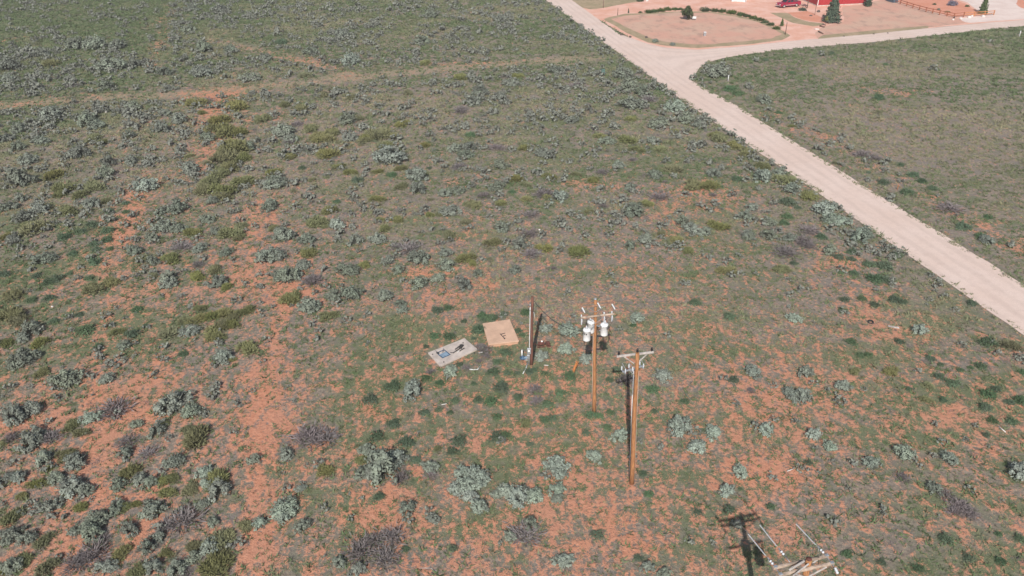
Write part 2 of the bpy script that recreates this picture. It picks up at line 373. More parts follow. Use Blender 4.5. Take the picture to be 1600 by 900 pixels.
def ground_material():
    g = NB('red_sand_and_grass')
    a = g.N.new('ShaderNodeAttribute'); a.attribute_name = 'cover'
    sp = g.N.new('ShaderNodeSeparateColor'); g.L.new(a.outputs['Color'], sp.inputs[0]); S, Gn, D = sp.outputs
    st = (1, .55, 1, .5)
    n1 = g.noise(.22, 6, .62); n2 = g.noise(.75, 6, .65, st, 13); n3 = g.noise(3.6, 5, .7, None, 29); n4 = g.noise(.5, 5, .6, None, 47); n5 = g.noise(14, 3, .6, None, 71)
    # bare sand where the map asks for it, edges broken by noise
    def off(n, k): return g.math('MULTIPLY', g.math('SUBTRACT', n, .5), k)
    n6 = g.noise(1.7, 5, .65, st, 91)
    nn = g.math('ADD', off(n1, .4), g.math('ADD', off(n2, 1.2), g.math('ADD', off(n3, 1.7), g.math('ADD', off(n5, 1.1), off(n6, 1.9)))))
    v = g.math('ADD', g.math('MULTIPLY', g.math('SUBTRACT', S, .64), .62), nn)
    sand = g.ramp(v, -.10, .17, 0, .95)
    sandc = g.mix(g.ramp(n3, .3, .7), (.455, .182, .103), (.565, .268, .168))
    sandc = g.mix(g.ramp(n1, .35, .65), sandc, g.mix(.5, sandc, (.46, .24, .165)))
    lit = g.mix(g.ramp(n3, .32, .68), (.16, .13, .105), (.31, .255, .20))
    lit = g.mix(g.ramp(n4, .4, .62, 0, .75), lit, g.mix(g.ramp(n5, .35, .65), (.14, .125, .115), (.235, .205, .185)))
    gv = g.math('ADD', g.math('ADD', g.math('MULTIPLY', Gn, .8), off(g.noise(.09, 5, .6, (1, 2.2, 1, .2), 17), 1.1)), g.math('ADD', n4, g.math('MULTIPLY', n3, .4)))
    grn = g.mix(g.ramp(n5, .3, .7), (.092, .116, .056), (.168, .19, .098))
    lit = g.mix(g.ramp(gv, .88, 1.22, 0, .85), lit, grn)
    tk = g.ramp(g.math('ADD', a.outputs['Alpha'], g.math('ADD', off(n6, .9), off(n3, .5))), .2, .9, 0, .8)
    lit = g.mix(tk, lit, g.mix(g.ramp(n3, .35, .65), (.24, .185, .13), (.36, .285, .20)))
    col = g.mix(sand, lit, sandc)
    dd = g.ramp(g.math('ADD', D, g.math('MULTIPLY', g.math('SUBTRACT', n2, .5), .9)), .45, 1.0, 0, .75)
    col = g.mix(dd, col, (.47, .33, .26))
    g.bump(g.math('ADD', g.math('ADD', g.math('MULTIPLY', n3, .5), g.math('MULTIPLY', n5, .22)), g.math('MULTIPLY', n6, .9)), .8, .28)
    return g.done(col)
me.materials.append(ground_material())
tag(link('ground', me), kind='structure', label='red sandy ground with patchy grass under the brush')

# ---- roads
def road_material():
    g = NB('pale_gravel_road')
    a = g.N.new('ShaderNodeAttribute'); a.attribute_name = 'across'
    n1 = g.noise(.12, 5); n2 = g.noise(1.4, 5, .6); n3 = g.noise(9, 4, .65); n4 = g.noise(.7, 5, .6, (1, .12, 1, -.86), 5)
    c = g.mix(g.ramp(n1, .35, .65), (.60, .465, .40), (.645, .52, .46))
    c = g.mix(g.ramp(n3, .3, .7, 0, .5), c, (.52, .40, .34))
    c = g.mix(g.ramp(n2, .45, .75, 0, .35), c, (.45, .34, .29))
    tr = g.math('SINE', g.math('MULTIPLY', a.outputs['Fac'], 25.1))
    c = g.mix(g.ramp(g.math('ADD', g.math('MULTIPLY', tr, .45), g.math('MULTIPLY', n4, 2.2)), .95, 1.75, 0, .30), c, (.43, .335, .29))
    g.bump(g.math('ADD', n3, n2), .35, .05)
    return g.done(c)
M['road'] = road_material()
def strip(name, A, B, z, m, seed, jit, label):
    n = len(A); k = 9; V = []; F_ = []; ac = []
    for i in range(n):
        for j in range(k):
            t = j / (k - 1); p = A[i] * (1 - t) + B[i] * t
            if j in (0, k - 1):
                d = (A[i] - B[i]); d = d / np.linalg.norm(d) * (1 if j == 0 else -1)
                q = float(fbm(np.array([i * .55]), np.array([j * 3.1]), seed)[0] - .5); p = p + d * q * jit
            V.append((p[0], p[1], z)); ac.append(t)
    for i in range(n - 1):
        for j in range(k - 1): F_.append((i * k + j, i * k + j + 1, (i + 1) * k + j + 1, (i + 1) * k + j))
    me = bpy.data.meshes.new(name); me.from_pydata(V, [], F_); me.materials.append(m)
    q = me.attributes.new('across', 'FLOAT', 'POINT'); q.data.foreach_set('value', np.array(ac, np.float32))
    bm = bmesh.new(); bm.from_mesh(me); bmesh.ops.recalc_face_normals(bm, faces=bm.faces)
    if bm.faces and sum(f.normal.z for f in bm.faces) < 0: bmesh.ops.reverse_faces(bm, faces=bm.faces)
    bm.to_mesh(me); bm.free()
    return tag(link(name, me), kind='structure', label=label)
strip('dirt_road', rlS, rrS, .028, M['road'], 3, .55, 'pale gravel road running diagonally past the brush')
strip('side_road', stS, sbS, .024, M['road'], 9, .6, 'pale gravel side road branching off to the right')

def sheet(name, P, z, m, label, step=1.5, jit=.5, seed=1):
    """polygonal ground sheet with a slightly uneven edge"""
    Q = np.vstack([P, P[:1]]); s = np.linalg.norm(np.diff(Q, axis=0), axis=1).sum(); Q = resample(Q, max(12, int(s / step)))[:-1]
    c = Q.mean(0); V = []
    for i, p in enumerate(Q):
        d = (p - c) / np.linalg.norm(p - c); V.append((*(p + d * jit * (float(fbm(np.array([i * .6]), np.array([.3]), seed)[0]) - .5)), z))
    me = bpy.data.meshes.new(name); me.from_pydata(V, [], [tuple(range(len(V)))]); me.materials.append(m)
    bm = bmesh.new(); bm.from_mesh(me); bmesh.ops.triangulate(bm, faces=bm.faces)
    for f in bm.faces:
        if f.normal.z < 0: f.normal_flip()
    bm.to_mesh(me); bm.free()
    return tag(link(name, me), kind='structure', label=label)
def earth(name, c1, c2, c3, s1=.25, s2=1.5, amt=.5, spec=.1):
    g = NB(name); n1 = g.noise(s1, 5, .6); n2 = g.noise(s2, 5, .65, (1, .5, 1, .3)); n3 = g.noise(7, 4, .7)
    c = g.mix(g.ramp(n1, .38, .62), c1, c2); c = g.mix(g.ramp(g.math('ADD', n2, g.math('MULTIPLY', g.math('SUBTRACT', n3, .5), .6)), .5, .68, 0, amt), c, c3)
    g.bump(g.math('ADD', n3, n2), .5, .05); return g.done(c, .95, spec)
M['drive'] = earth('pink_gravel_drive', (.60, .325, .24), (.66, .41, .33), (.53, .275, .20), amt=.4)
M['dry_lawn'] = earth('dry_lawn', (.52, .295, .225), (.50, .33, .25), (.29, .20, .16), .12, .45, amt=.65)
M['straw'] = earth('straw_grass_verge', (.36, .27, .18), (.28, .23, .14), (.19, .17, .10), .3, 1.2, amt=.6)
M['red_bed'] = earth('red_gravel_bed', (.54, .235, .155), (.58, .27, .19), (.46, .20, .135), amt=.35)
M['pale_gravel'] = earth('pale_gravel', (.60, .48, .43), (.66, .55, .50), (.55, .42, .37), amt=.4)
sheet('yard', YARD, .004, M['drive'], 'pink gravel yard and driveways of the homestead', 2.5, .8, 4)
sheet('verge', G2([(872,-4),(880,-14),(945,-16),(1000,2),(980,5),(945,12),(925,15),(905,11)]), .008, M['straw'], 'straw grass verge at the head of the drive', 1.5, .8, 6)
ISL = G2([(944,30),(950,27),(975,21.5),(1010,20.5),(1062,17.5),(1110,18.5),(1150,24),(1180,31),(1206,41),(1228,50),(1235,56),(1222,63),(1157,70.5),(1088,75),(1042,72),(1009,65),(979,51),(958,39)])
sheet('island_verge', ISL, .012, M['straw'], 'straw grass rim of the drive island', 1.5, .9, 8)
ISL2 = G2([(956,30),(975,24),(1010,22.5),(1062,19.5),(1110,20.5),(1150,26),(1180,33),(1206,43),(1220,53),(1205,60),(1150,66),(1088,70),(1045,66.5),(1018,60),(990,49),(968,37)])
sheet('island', ISL2, .018, M['dry_lawn'], 'dry lawn island between the two drives', 1.5, 1.4, 12)
LAWN = G2([(1277,59.5),(1350,52.5),(1450,42.5),(1512,36),(1500,30),(1488,27.5),(1440,13.5),(1396,2),(1385,-2),(1360,4),(1340,8),(1316,10),(1318,34),(1300,38),(1282,44),(1272,52)])
sheet('front_lawn', LAWN, .012, M['dry_lawn'], 'dry front lawn beside the rail fence', 1.5, .8, 15)
sheet('lawn_verge', G2([(1277,61),(1350,54),(1450,44),(1450,40),(1350,49),(1285,55)]), .018, M['straw'], 'straw strip along the side road', 1.5, .8, 15)
sheet('curb_bed', G2([(1203,20),(1232,20),(1240,27),(1262,34),(1290,37),(1275,42),(1240,36),(1218,27)]), .010, M['straw'], 'straw bed along the second drive', 1.5, .8, 15)
sheet('corner_bed', G2([(1232,20),(1262,17),(1290,30),(1290,36),(1262,33),(1240,26)]), .015, M['red_bed'], 'red gravel bed by the pine', 1.5, .6, 16)
sheet('front_garden', G2([(1400,-4),(1397,1),(1440,12.5),(1490,27),(1530,22),(1510,6),(1475,-4)]), .014, M['red_bed'], 'red gravel garden inside the rail fence', 1.5, .6, 18)
sheet('entrance', G2([(1475,-6),(1512,4),(1534,21),(1553,22.5),(1500,28.5),(1488,30),(1512,36),(1600,30),(1700,22),(1700,-8)]), .008, M['pale_gravel'], 'pale gravel entrance at right edge of the yard', 2, .5, 19)
sheet('round_bed', G2([(1588,6),(1592,11),(1600,14),(1640,12),(1640,-6),(1600,-6),(1590,0)]), .012, M['red_bed'], 'round red gravel bed in the entrance', 1.5, .3, 21)

# ------------------------------------------------------------------ plants
def norm(a): return a / np.maximum(np.linalg.norm(a, axis=-1, keepdims=True), 1e-9)
def leaves(rng, P, Nn, size, tint, aspect=.55, flat=0.0):
    """kite-shaped leaf faces at points P facing Nn"""
    n = len(P); Nn = norm(Nn + rng.normal(0, .45, (n, 3)))
    t = norm(np.cross(Nn, rng.normal(0, 1, (n, 3)))); b = np.cross(Nn, t)
    s = size * rng.uniform(.65, 1.35, n)[:, None]
    V = np.stack([P - t * s * .5, P + b * s * aspect * .5, P + t * s * .6, P - b * s * aspect * .5], 1).reshape(-1, 3)
    Fq = np.arange(n * 4).reshape(n, 4); return V, Fq, np.repeat(tint, 4)
def blades(rng, A, D, length, width, t0, t1):
    """thin triangular blades from points A along D; tint t0 at the foot, t1 at the tip"""
    n = len(A); sd = norm(np.cross(D, rng.normal(0, 1, (n, 3))))
    L = length * rng.uniform(.7, 1.3, n)[:, None]; Wd = width * rng.uniform(.7, 1.3, n)[:, None]
    mid = A + D * L * .55 + np.array([0, 0, 1]) * 0
    V = np.stack([A - sd * Wd * .35, mid + sd * Wd * .5, A + D * L, mid - sd * Wd * .5], 1).reshape(-1, 3)
    Fq = np.arange(n * 4).reshape(n, 4)
    tt = np.stack([t0, (t0 + t1) / 2, t1, (t0 + t1) / 2], 1).ravel(); return V, Fq, tt
def mesh_np(name, parts, m):
    V = np.concatenate([p[0] for p in parts]); off = np.cumsum([0] + [len(p[0]) for p in parts[:-1]])
    Fq = np.concatenate([p[1] + o for p, o in zip(parts, off)]).astype(np.int32); T = np.concatenate([p[2] for p in parts])
    me = bpy.data.meshes.new(name); me.vertices.add(len(V)); me.vertices.foreach_set('co', V.astype(np.float32).ravel())
    set_faces(me, Fq); a = me.attributes.new('tint', 'FLOAT', 'POINT'); a.data.foreach_set('value', np.clip(T, 0, 1).astype(np.float32))
    me.materials.append(m); return me
def dome(rng, n, zmin=.05):
    u = rng.normal(0, 1, (n * 4 + 40, 3)); u = norm(u); u = u[u[:, 2] > zmin][:n]; return u

def sage(rng, lobes=34, per=22, hgt=.75, lsz=.15, stems=2):
    """unit sagebrush (radius 1): bunches of small leaves at the ends of the branches, gaps between"""
    d = dome(rng, lobes, .0); r = rng.uniform(.50, .92, lobes)[:, None]
    lump = (.78 + .32 * np.sin(np.arctan2(d[:, 1], d[:, 0]) * 2 + rng.uniform(0, 6)) * rng.uniform(.4, 1))[:, None]
    C = d * r * np.c_[lump, lump, np.full_like(lump, hgt)]; C[:, 2] += .10
    rad = rng.uniform(.13, .25, lobes)
    P = []; Nn = []; T = []
    for c, dd, q in zip(C, d, rad):
        u = norm(rng.normal(0, 1, (per, 3)) + np.array([0, 0, .5])); P.append(c + u * q * rng.uniform(.5, 1.05, (per, 1))); Nn.append(u + dd * .4 + [0, 0, .3])
        T.append(np.clip(rng.uniform(.35, 1.0) + rng.normal(0, .16, per), 0, 1))
    parts = [leaves(rng, np.concatenate(P), np.concatenate(Nn), lsz, np.concatenate(T), .6)]
    nb = lobes * stems; dd = np.repeat(d, stems, 0) + rng.normal(0, .25, (nb, 3)); dd[:, 2] = abs(dd[:, 2]); dd = norm(dd)
    parts.append(blades(rng, np.zeros((nb, 3)) + [0, 0, .02], dd, .75, .07, np.full(nb, 0.), np.full(nb, .25)))
    return parts
def rabbit(rng, n=620, hgt=.85):
    """unit rabbitbrush: a broom of upright thin stems, yellow-green at the tips"""
    k = rng.integers(4, 8); hub = np.c_[rng.normal(0, .33, (k, 2)), np.zeros(k)]
    h = rng.integers(0, k, n); d = dome(rng, n, .12); d = norm(d * [1, 1, 1.3]); A = hub[h] + d * rng.uniform(.18, .45, (n, 1))
    hs = rng.uniform(.65, 1.0, k)[h][:, None]; br = rng.uniform(.55, 1, k)[h]
    p1 = blades(rng, A * hs * [1, 1, hgt], d, .34, .058, np.full(n, .1), np.clip(br * rng.uniform(.6, 1.1, n), 0, 1))
    P = (A + d * .31) * hs * [1, 1, hgt]; m = n // 2
    return [p1, leaves(rng, P[:m], d[:m] + [0, 0, .5], .095, np.clip(br[:m] * rng.uniform(.55, 1.1, m), 0, 1), .6)]
def weed(rng, n=520, hgt=.62):
    """unit low green weed clump: a flat tussock of fine leaves"""
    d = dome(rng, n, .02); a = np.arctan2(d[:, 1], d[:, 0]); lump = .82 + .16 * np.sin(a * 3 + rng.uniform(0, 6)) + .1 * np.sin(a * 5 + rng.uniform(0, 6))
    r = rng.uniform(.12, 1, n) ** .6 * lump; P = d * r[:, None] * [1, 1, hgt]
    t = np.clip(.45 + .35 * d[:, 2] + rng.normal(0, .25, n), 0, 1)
    m = n // 2
    return [leaves(rng, P, d + [0, 0, .4], .13, t, .5), blades(rng, P[:m] * .7, norm(d[:m] + [0, 0, .6]), .3, .05, t[:m] * .5, t[:m])]
def twigs(rng, n=420, hgt=.7):
    """unit dead shrub: bare grey twigs"""
    d = dome(rng, n, .02); hub = np.c_[rng.normal(0, .22, (n, 2)), np.zeros(n)]; A = hub + d * rng.uniform(.05, .55, (n, 1))
    A = A * [1, 1, hgt]; dj = norm(d + rng.normal(0, .35, (n, 3)))
    return [blades(rng, A, dj * [1, 1, hgt], .45, .045, rng.uniform(0, .5, n), rng.uniform(.3, 1, n))]
def tussock(rng, n=7):
    a = rng.uniform(0, 6.28, n); d = norm(np.c_[np.cos(a) * .75, np.sin(a) * .75, rng.uniform(.3, 1.1, n)]); A = np.c_[rng.normal(0, .2, (n, 2)), np.zeros(n)]
    sd = norm(np.cross(d, rng.normal(0, 1, (n, 3)))) * rng.uniform(.08, .15, n)[:, None]
    V = np.stack([A - sd, A + sd, A + d * rng.uniform(.55, 1.1, n)[:, None]], 1).reshape(-1, 3)
    return V, np.arange(n * 3).reshape(n, 3), np.tile([.25, .25, .75], n)

BUILD = {'S': lambda r, f: sage(r, int(r.integers(32, 52)), 30, r.uniform(.62, .85), .118), 'B': lambda r, f: sage(r, int(r.integers(40, 58)), 30, r.uniform(.68, .88), .115),
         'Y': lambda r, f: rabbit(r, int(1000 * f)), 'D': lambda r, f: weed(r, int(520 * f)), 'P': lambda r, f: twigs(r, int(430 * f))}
NAME = {'S': 'sagebrush', 'B': 'sagebrush', 'Y': 'rabbitbrush', 'D': 'weed_clump', 'P': 'dead_shrub'}
VAR = {k: [mesh_np(NAME[k], BUILD[k](np.random.default_rng(140 + i * 7 + ord(k)), 1), LM[k]) for i in range(8)] for k in BUILD}

# shrubs surveyed in the photograph: tile origin x, y, zoom, then "x,y,width,kind" in the enlarged tile
T = []
def tile(ox, oy, z, s):
    for e in s.split():
        x, y, wd, k = e.split(','); dim = 1.0
        T.append((ox + float(x) / z, oy + float(y) / z, float(wd) / z, k))
tile(0, 600, 3, """70,140,150,S 150,115,110,S 430,155,90,B 540,105,150,P 820,75,170,S 760,100,80,S 900,120,110,S 740,215,90,S 765,185,60,Y 925,245,140,Y 880,215,80,Y 640,185,70,S 600,260,100,P 590,320,90,S 700,310,90,P 820,360,100,S 1195,350,80,S 1345,320,90,S 1440,235,150,P 150,250,160,S 60,240,90,P 240,240,100,P 330,190,80,Y 380,225,70,Y 215,345,110,S 310,325,90,Y 355,360,110,S 85,435,70,B 170,460,70,Y 225,395,50,Y 225,465,40,Y 340,470,150,S 265,440,90,S 400,490,90,S 105,520,60,Y 240,560,110,S 300,520,50,Y 375,570,70,Y 560,465,90,S 610,410,90,Y 660,440,80,S 710,455,80,S 760,450,60,Y 810,440,65,Y 785,505,75,Y 880,500,80,Y 960,410,80,B 1020,440,115,Y 1030,490,130,S 970,470,70,B 1410,485,60,S 1335,580,130,B 1330,620,80,B 730,580,130,S 700,560,70,S 870,620,150,P 780,660,100,P 950,560,80,S 460,620,110,S 540,580,110,S 580,575,70,Y 430,680,140,S 610,675,100,S 360,680,80,S 60,620,100,Y 50,700,110,S 130,720,90,S 210,730,90,Y 120,820,80,Y 30,740,60,S 60,840,130,S 10,870,80,Y 220,850,100,Y 500,850,100,S 440,780,150,P 360,830,120,P 570,790,90,Y 690,760,100,S 750,710,80,S 780,790,60,Y 720,850,110,S 830,860,120,S 910,750,80,Y 1020,730,120,Y 1070,700,90,Y 990,760,110,S 1010,850,140,Y 910,810,80,S 1150,660,70,Y 1215,650,70,B 1000,640,70,S 1420,660,80,S 650,870,90,Y 20,560,50,S 20,270,50,Y 40,430,60,S 100,600,60,S 160,600,60,S 640,560,50,Y 1060,800,80,Y 1080,760,60,S 300,620,60,S 480,720,80,P 870,880,70,P""")
tile(500, 600, 3, """25,240,130,P 215,300,85,S 300,385,210,S 250,400,120,S 350,360,120,B 190,350,60,Y 195,410,80,S 380,430,90,P 25,400,70,Y 450,350,60,D 515,385,90,S 520,420,70,P 665,420,90,B 735,425,110,B 700,470,110,B 640,490,80,B 700,525,80,B 780,430,60,B 745,575,80,B 830,510,70,S 880,500,85,B 930,530,100,B 1005,525,90,B 950,490,70,S 1110,375,100,B 1120,420,70,B 1060,435,60,B 1110,490,80,B 1110,530,70,S 1285,340,75,B 1400,240,80,B 1490,265,50,B 435,30,100,B 410,575,100,S 420,640,60,B 530,625,70,S 20,575,60,S 145,630,50,S 990,655,90,S 960,690,150,P 890,715,70,S 1140,820,90,B 350,700,130,P 190,760,150,P 310,800,130,P 260,720,100,P 90,830,80,S 180,860,90,S 235,65,75,D 345,180,65,D 490,130,55,D 265,240,75,D 405,265,75,D 555,115,45,D 630,75,50,D 610,130,35,D 650,260,80,D 830,240,80,D 870,235,50,D 850,15,75,D 1065,90,55,D 930,65,40,D 985,280,35,D 830,150,55,D 800,75,70,D 1275,140,70,D 1310,145,50,D 1360,130,50,D 1345,200,55,D 1245,225,50,D 1050,160,60,D 1090,155,50,D 740,70,50,D 625,765,50,D 1300,700,70,D 1490,810,50,D 280,520,60,D 400,770,45,D 340,5,80,D 620,310,60,D 960,180,60,Y 550,300,40,Y""")
tile(0, 300, 3, """40,65,90,S 100,30,70,S 180,70,110,S 110,120,90,S 160,165,110,Y 130,150,60,Y 325,85,90,Y 430,50,80,S 500,40,50,Y 30,205,70,Y 60,215,70,S 210,310,100,S 300,205,70,D 440,240,60,D 455,265,50,D 430,150,70,D 390,180,50,D 505,175,70,D 500,220,60,D 445,320,70,D 515,265,40,D 520,125,60,D 365,185,50,D 510,85,60,D 420,400,50,D 340,285,50,D 230,415,70,D 270,400,60,D 170,390,50,D 325,380,40,D 20,380,60,D 150,500,60,D 230,490,60,D 370,570,45,D 405,640,90,D 645,545,60,D 620,660,70,D 680,625,40,D 250,600,60,D 460,720,50,D 440,450,90,Y 525,425,80,Y 60,480,90,Y 60,570,110,Y 90,600,80,Y 185,700,80,Y 35,710,70,Y 550,650,60,Y 150,640,110,S 190,640,60,S 110,680,80,S 110,780,130,S 60,810,80,S 160,770,70,S 580,710,80,S 500,870,90,S 320,870,140,S 280,880,90,Y 200,840,70,Y 840,70,110,S 760,90,70,S 970,125,80,S 770,160,100,S 840,170,80,S 710,210,70,S 635,270,90,S 680,310,70,Y 715,320,80,S 800,310,90,Y 790,395,100,S 790,430,80,S 720,385,50,Y 940,260,80,S 1065,280,70,S 900,185,80,Y 1010,190,70,S 1080,190,110,Y 1130,155,60,Y 1110,215,60,Y 760,230,40,Y 930,335,60,P 1010,360,80,Y 930,390,80,Y 1020,420,100,S 1060,440,60,Y 1215,440,50,S 850,250,90,P 1240,295,80,S 1300,300,90,S 1330,200,110,S 1280,165,60,Y 1265,70,80,S 1310,390,80,S 1380,385,90,S 1420,340,80,S 1450,275,60,Y 1440,220,70,S 1480,145,70,Y 1450,530,110,S 1360,500,90,Y 1460,400,80,P 1105,505,60,S 1040,560,90,Y 1000,580,80,Y 940,540,60,Y 880,600,80,Y 930,590,80,Y 1030,620,90,Y 1070,610,80,Y 1080,590,70,Y 1150,550,80,Y 800,650,100,Y 890,650,80,B 1010,660,100,Y 1025,705,60,S 1160,730,100,Y 1050,770,90,B 1010,810,60,S 1090,780,40,Y 1220,555,50,S 1285,535,40,S 860,755,50,D 1050,10,100,Y 1000,40,70,S 1110,90,60,S 1180,60,50,S 590,50,40,D 590,90,40,D 370,10,80,Y 280,10,60,Y""")
tile(400, 200, 3, """130,15,100,S 80,60,60,S 165,50,70,S 300,40,100,Y 350,20,60,Y 420,40,60,S 510,45,70,Y 570,25,100,Y 600,15,60,Y 650,35,60,Y 610,75,70,Y 790,75,55,Y 1005,30,60,D 320,120,90,Y 400,115,40,S 165,130,60,Y 630,135,130,B 590,140,70,B 270,165,50,S 215,185,40,D 390,175,50,Y 80,205,60,Y 635,215,60,D 475,240,60,D 680,185,60,Y 755,225,95,B 570,200,50,Y 440,205,60,Y 90,255,110,S 680,270,60,Y 760,285,90,S 260,240,40,Y 570,330,60,Y 340,380,80,Y 290,435,100,Y 325,460,40,Y 380,455,80,B 400,490,50,B 455,405,50,S 500,385,50,S 590,425,40,Y 660,425,60,Y 600,470,60,Y 470,525,90,S 570,520,90,S 375,530,40,S 480,575,40,S 620,625,70,S 665,665,70,S 430,660,100,S 510,640,55,Y 720,555,100,P 760,605,110,S 660,550,70,P 890,585,70,S 980,605,85,Y 1010,630,50,Y 890,640,100,S 1060,615,55,S 1040,680,70,S 850,700,80,S 760,725,100,S 980,735,90,S 885,770,35,S 440,780,110,S 360,780,90,S 250,830,110,S 160,800,100,Y 610,785,90,S 680,820,70,S 690,850,70,S 340,875,90,Y 245,580,80,Y 70,595,130,S 230,640,80,S 150,690,120,S 265,710,90,P 20,745,40,B 120,500,110,S 85,465,60,Y 240,520,80,S 60,370,80,S 70,345,70,S 380,340,40,D 1140,175,80,S 930,95,70,S 1005,85,80,S 985,120,80,S 1130,85,80,P 1255,90,65,Y 1345,115,90,S 1410,80,60,S 1470,155,40,B 950,175,70,P 810,185,30,D 1045,195,40,S 1210,230,70,Y 1390,230,60,Y 1350,220,40,Y 1265,260,50,Y 1310,200,40,D 940,290,80,S 885,305,70,S 1130,275,80,S 1070,310,70,P 1200,295,40,D 1350,300,90,P 1420,320,90,B 1305,290,40,Y 1360,320,45,Y 1270,330,60,Y 1365,365,50,S 1030,360,80,Y 1150,345,60,Y 910,385,100,S 860,400,40,Y 815,405,50,Y 990,435,60,Y 1150,465,85,S 905,500,70,Y 1110,530,80,Y 1180,530,60,S 1235,545,90,S 1290,580,90,P 1350,560,80,Y 1490,570,40,Y 1280,490,80,P 1160,605,40,S 1210,660,70,S 1320,705,30,D 1390,655,40,P 1290,395,80,P 1060,875,60,D 1110,885,60,D 1160,870,50,D 1265,860,60,D 850,850,60,D 900,840,50,D""")
tile(700, 100, 3, """60,60,60,Y 100,60,30,S 180,65,30,S 320,55,50,Y 290,88,70,S 405,45,40,S 430,68,60,S 505,30,70,S 545,65,40,S 500,105,50,S 600,95,60,P 565,130,35,S 640,125,50,S 615,155,50,S 595,185,45,S 655,190,30,P 730,170,60,S 770,145,60,S 820,50,90,S 850,100,110,S 740,80,50,S 910,130,90,S 940,160,80,P 860,185,120,S 800,185,50,S 990,115,40,D 60,205,60,P 130,170,80,S 80,180,50,S 150,130,70,S 210,225,55,S 270,165,60,S 270,130,50,S 490,165,50,S 430,225,50,S 450,255,50,S 585,262,70,S 460,195,50,S 375,185,25,P 860,255,50,Y 1000,275,90,S 960,285,70,S 1045,260,60,S 1060,205,80,B 1050,180,50,B 1000,230,60,S 1120,255,100,S 1170,280,70,S 1060,310,40,Y 1105,315,60,S 1070,340,50,S 1200,300,60,S 1145,370,50,S 1185,370,50,S 950,360,70,S 840,350,90,Y 890,395,60,Y 990,395,70,Y 720,335,60,Y 745,360,70,S 700,400,60,S 630,375,50,S 650,420,50,S 790,405,30,S 865,445,40,P 800,475,70,S 725,500,60,P 1050,485,80,Y 970,520,70,S 855,570,70,S 680,540,60,Y 600,515,50,Y 1020,550,30,P 1250,510,80,S 1355,535,60,D 1150,565,80,Y 1240,565,90,Y 1270,570,40,D 990,610,100,P 935,650,60,Y 1330,610,60,S 1240,610,40,P 870,685,110,S 810,650,60,S 725,660,50,P 660,690,40,Y 750,700,30,S 715,730,40,B 805,740,60,B 640,805,60,S 750,800,60,S 750,850,45,S 1100,740,80,S 1140,770,90,S 1200,780,80,S 1270,750,90,Y 1090,690,50,S 920,820,80,S 850,850,70,S 940,850,60,S 1000,795,40,Y 1070,820,60,Y 1050,860,60,S 1120,870,60,Y 610,875,90,Y 1400,745,60,S 1420,670,70,S 1400,800,80,S 1490,745,60,S 1490,800,40,S 1390,710,80,S 1230,685,60,S 1450,585,40,S 1470,520,80,B 1430,495,60,S 1400,480,60,S 1470,480,50,Y 1270,345,80,Y 1340,375,80,Y 1400,410,70,Y 1250,330,60,Y 1420,440,50,S 1010,460,40,S""")
tile(1100, 80, 3, """60,95,110,S 110,80,60,S 90,60,60,S 20,75,60,S 280,225,90,S 350,285,35,D 410,310,55,B 470,330,30,S 450,355,40,S 535,375,30,B 410,350,30,Y 590,430,60,S 635,420,45,B 680,450,60,S 740,475,80,P 800,495,60,P 840,525,50,S 850,560,50,S 770,565,30,D 915,580,30,B 840,610,60,D 950,655,70,D 1070,640,50,D 635,525,40,Y 1150,725,115,P 1330,775,45,D 1215,815,80,D 1325,885,70,B 1295,860,60,D 980,575,60,D 1020,605,50,D 240,40,50,S 290,40,30,D 600,10,30,D 550,10,50,S 410,100,30,D 120,170,70,D 160,195,60,D 820,215,60,D 850,60,30,D 1210,20,30,D 920,530,40,D 350,560,80,S 290,540,70,Y 270,590,80,B 380,600,100,Y 430,610,60,Y 410,650,80,B 490,680,90,Y 390,700,80,D 560,740,100,B 600,790,90,B 640,800,80,B 740,865,110,B 690,855,60,B 650,840,60,S 550,865,60,D 390,770,55,D 375,800,55,D 305,800,80,S 305,860,90,S 210,860,80,S 400,870,80,S 490,830,90,P 470,880,80,P 440,730,40,D 160,595,50,D 255,640,40,S""")
tile(1100, 350, 3, """380,120,110,P 480,90,80,P 590,120,80,S 770,115,60,B 630,148,55,D 695,125,60,D 690,160,45,D 845,190,80,D 770,185,60,D 640,225,30,D 700,225,50,D 900,140,60,D 105,210,90,Y 110,170,60,S 360,205,80,Y 420,180,40,D 800,250,80,D 850,255,70,D 880,280,50,S 1095,262,45,B 1055,350,40,S 1175,398,40,B 1255,368,50,D 405,325,50,B 445,305,50,B 495,305,35,B 420,440,65,B 240,230,40,S 395,385,35,S 1010,495,75,B 1210,565,50,S 800,375,50,D 660,350,50,D 740,345,50,D 890,350,60,D 930,360,50,D 650,400,50,D 690,545,60,D 770,610,45,D 730,610,45,D 860,690,70,Y 705,690,50,Y 1050,755,60,Y 1040,820,60,Y 230,690,75,B 95,720,50,B 140,725,60,D 475,690,80,S 515,745,45,B 650,760,70,B 580,780,40,B 450,805,100,B 400,790,70,B 630,830,60,B 630,805,45,B 220,775,45,P 150,840,50,S 1100,710,50,D 1165,740,70,D 1110,655,40,D 1000,685,50,S 1060,625,50,D 1330,550,80,D 1460,570,80,Y 1480,620,60,B 1370,600,50,S 1300,660,60,D 1330,790,80,D 1370,770,50,D 1320,855,60,D 1480,820,70,D 1120,820,45,D 1250,670,30,D 750,770,40,S 960,770,40,D 915,545,50,D 120,430,60,D 1490,690,40,D 1200,680,40,D 1430,830,50,D""")
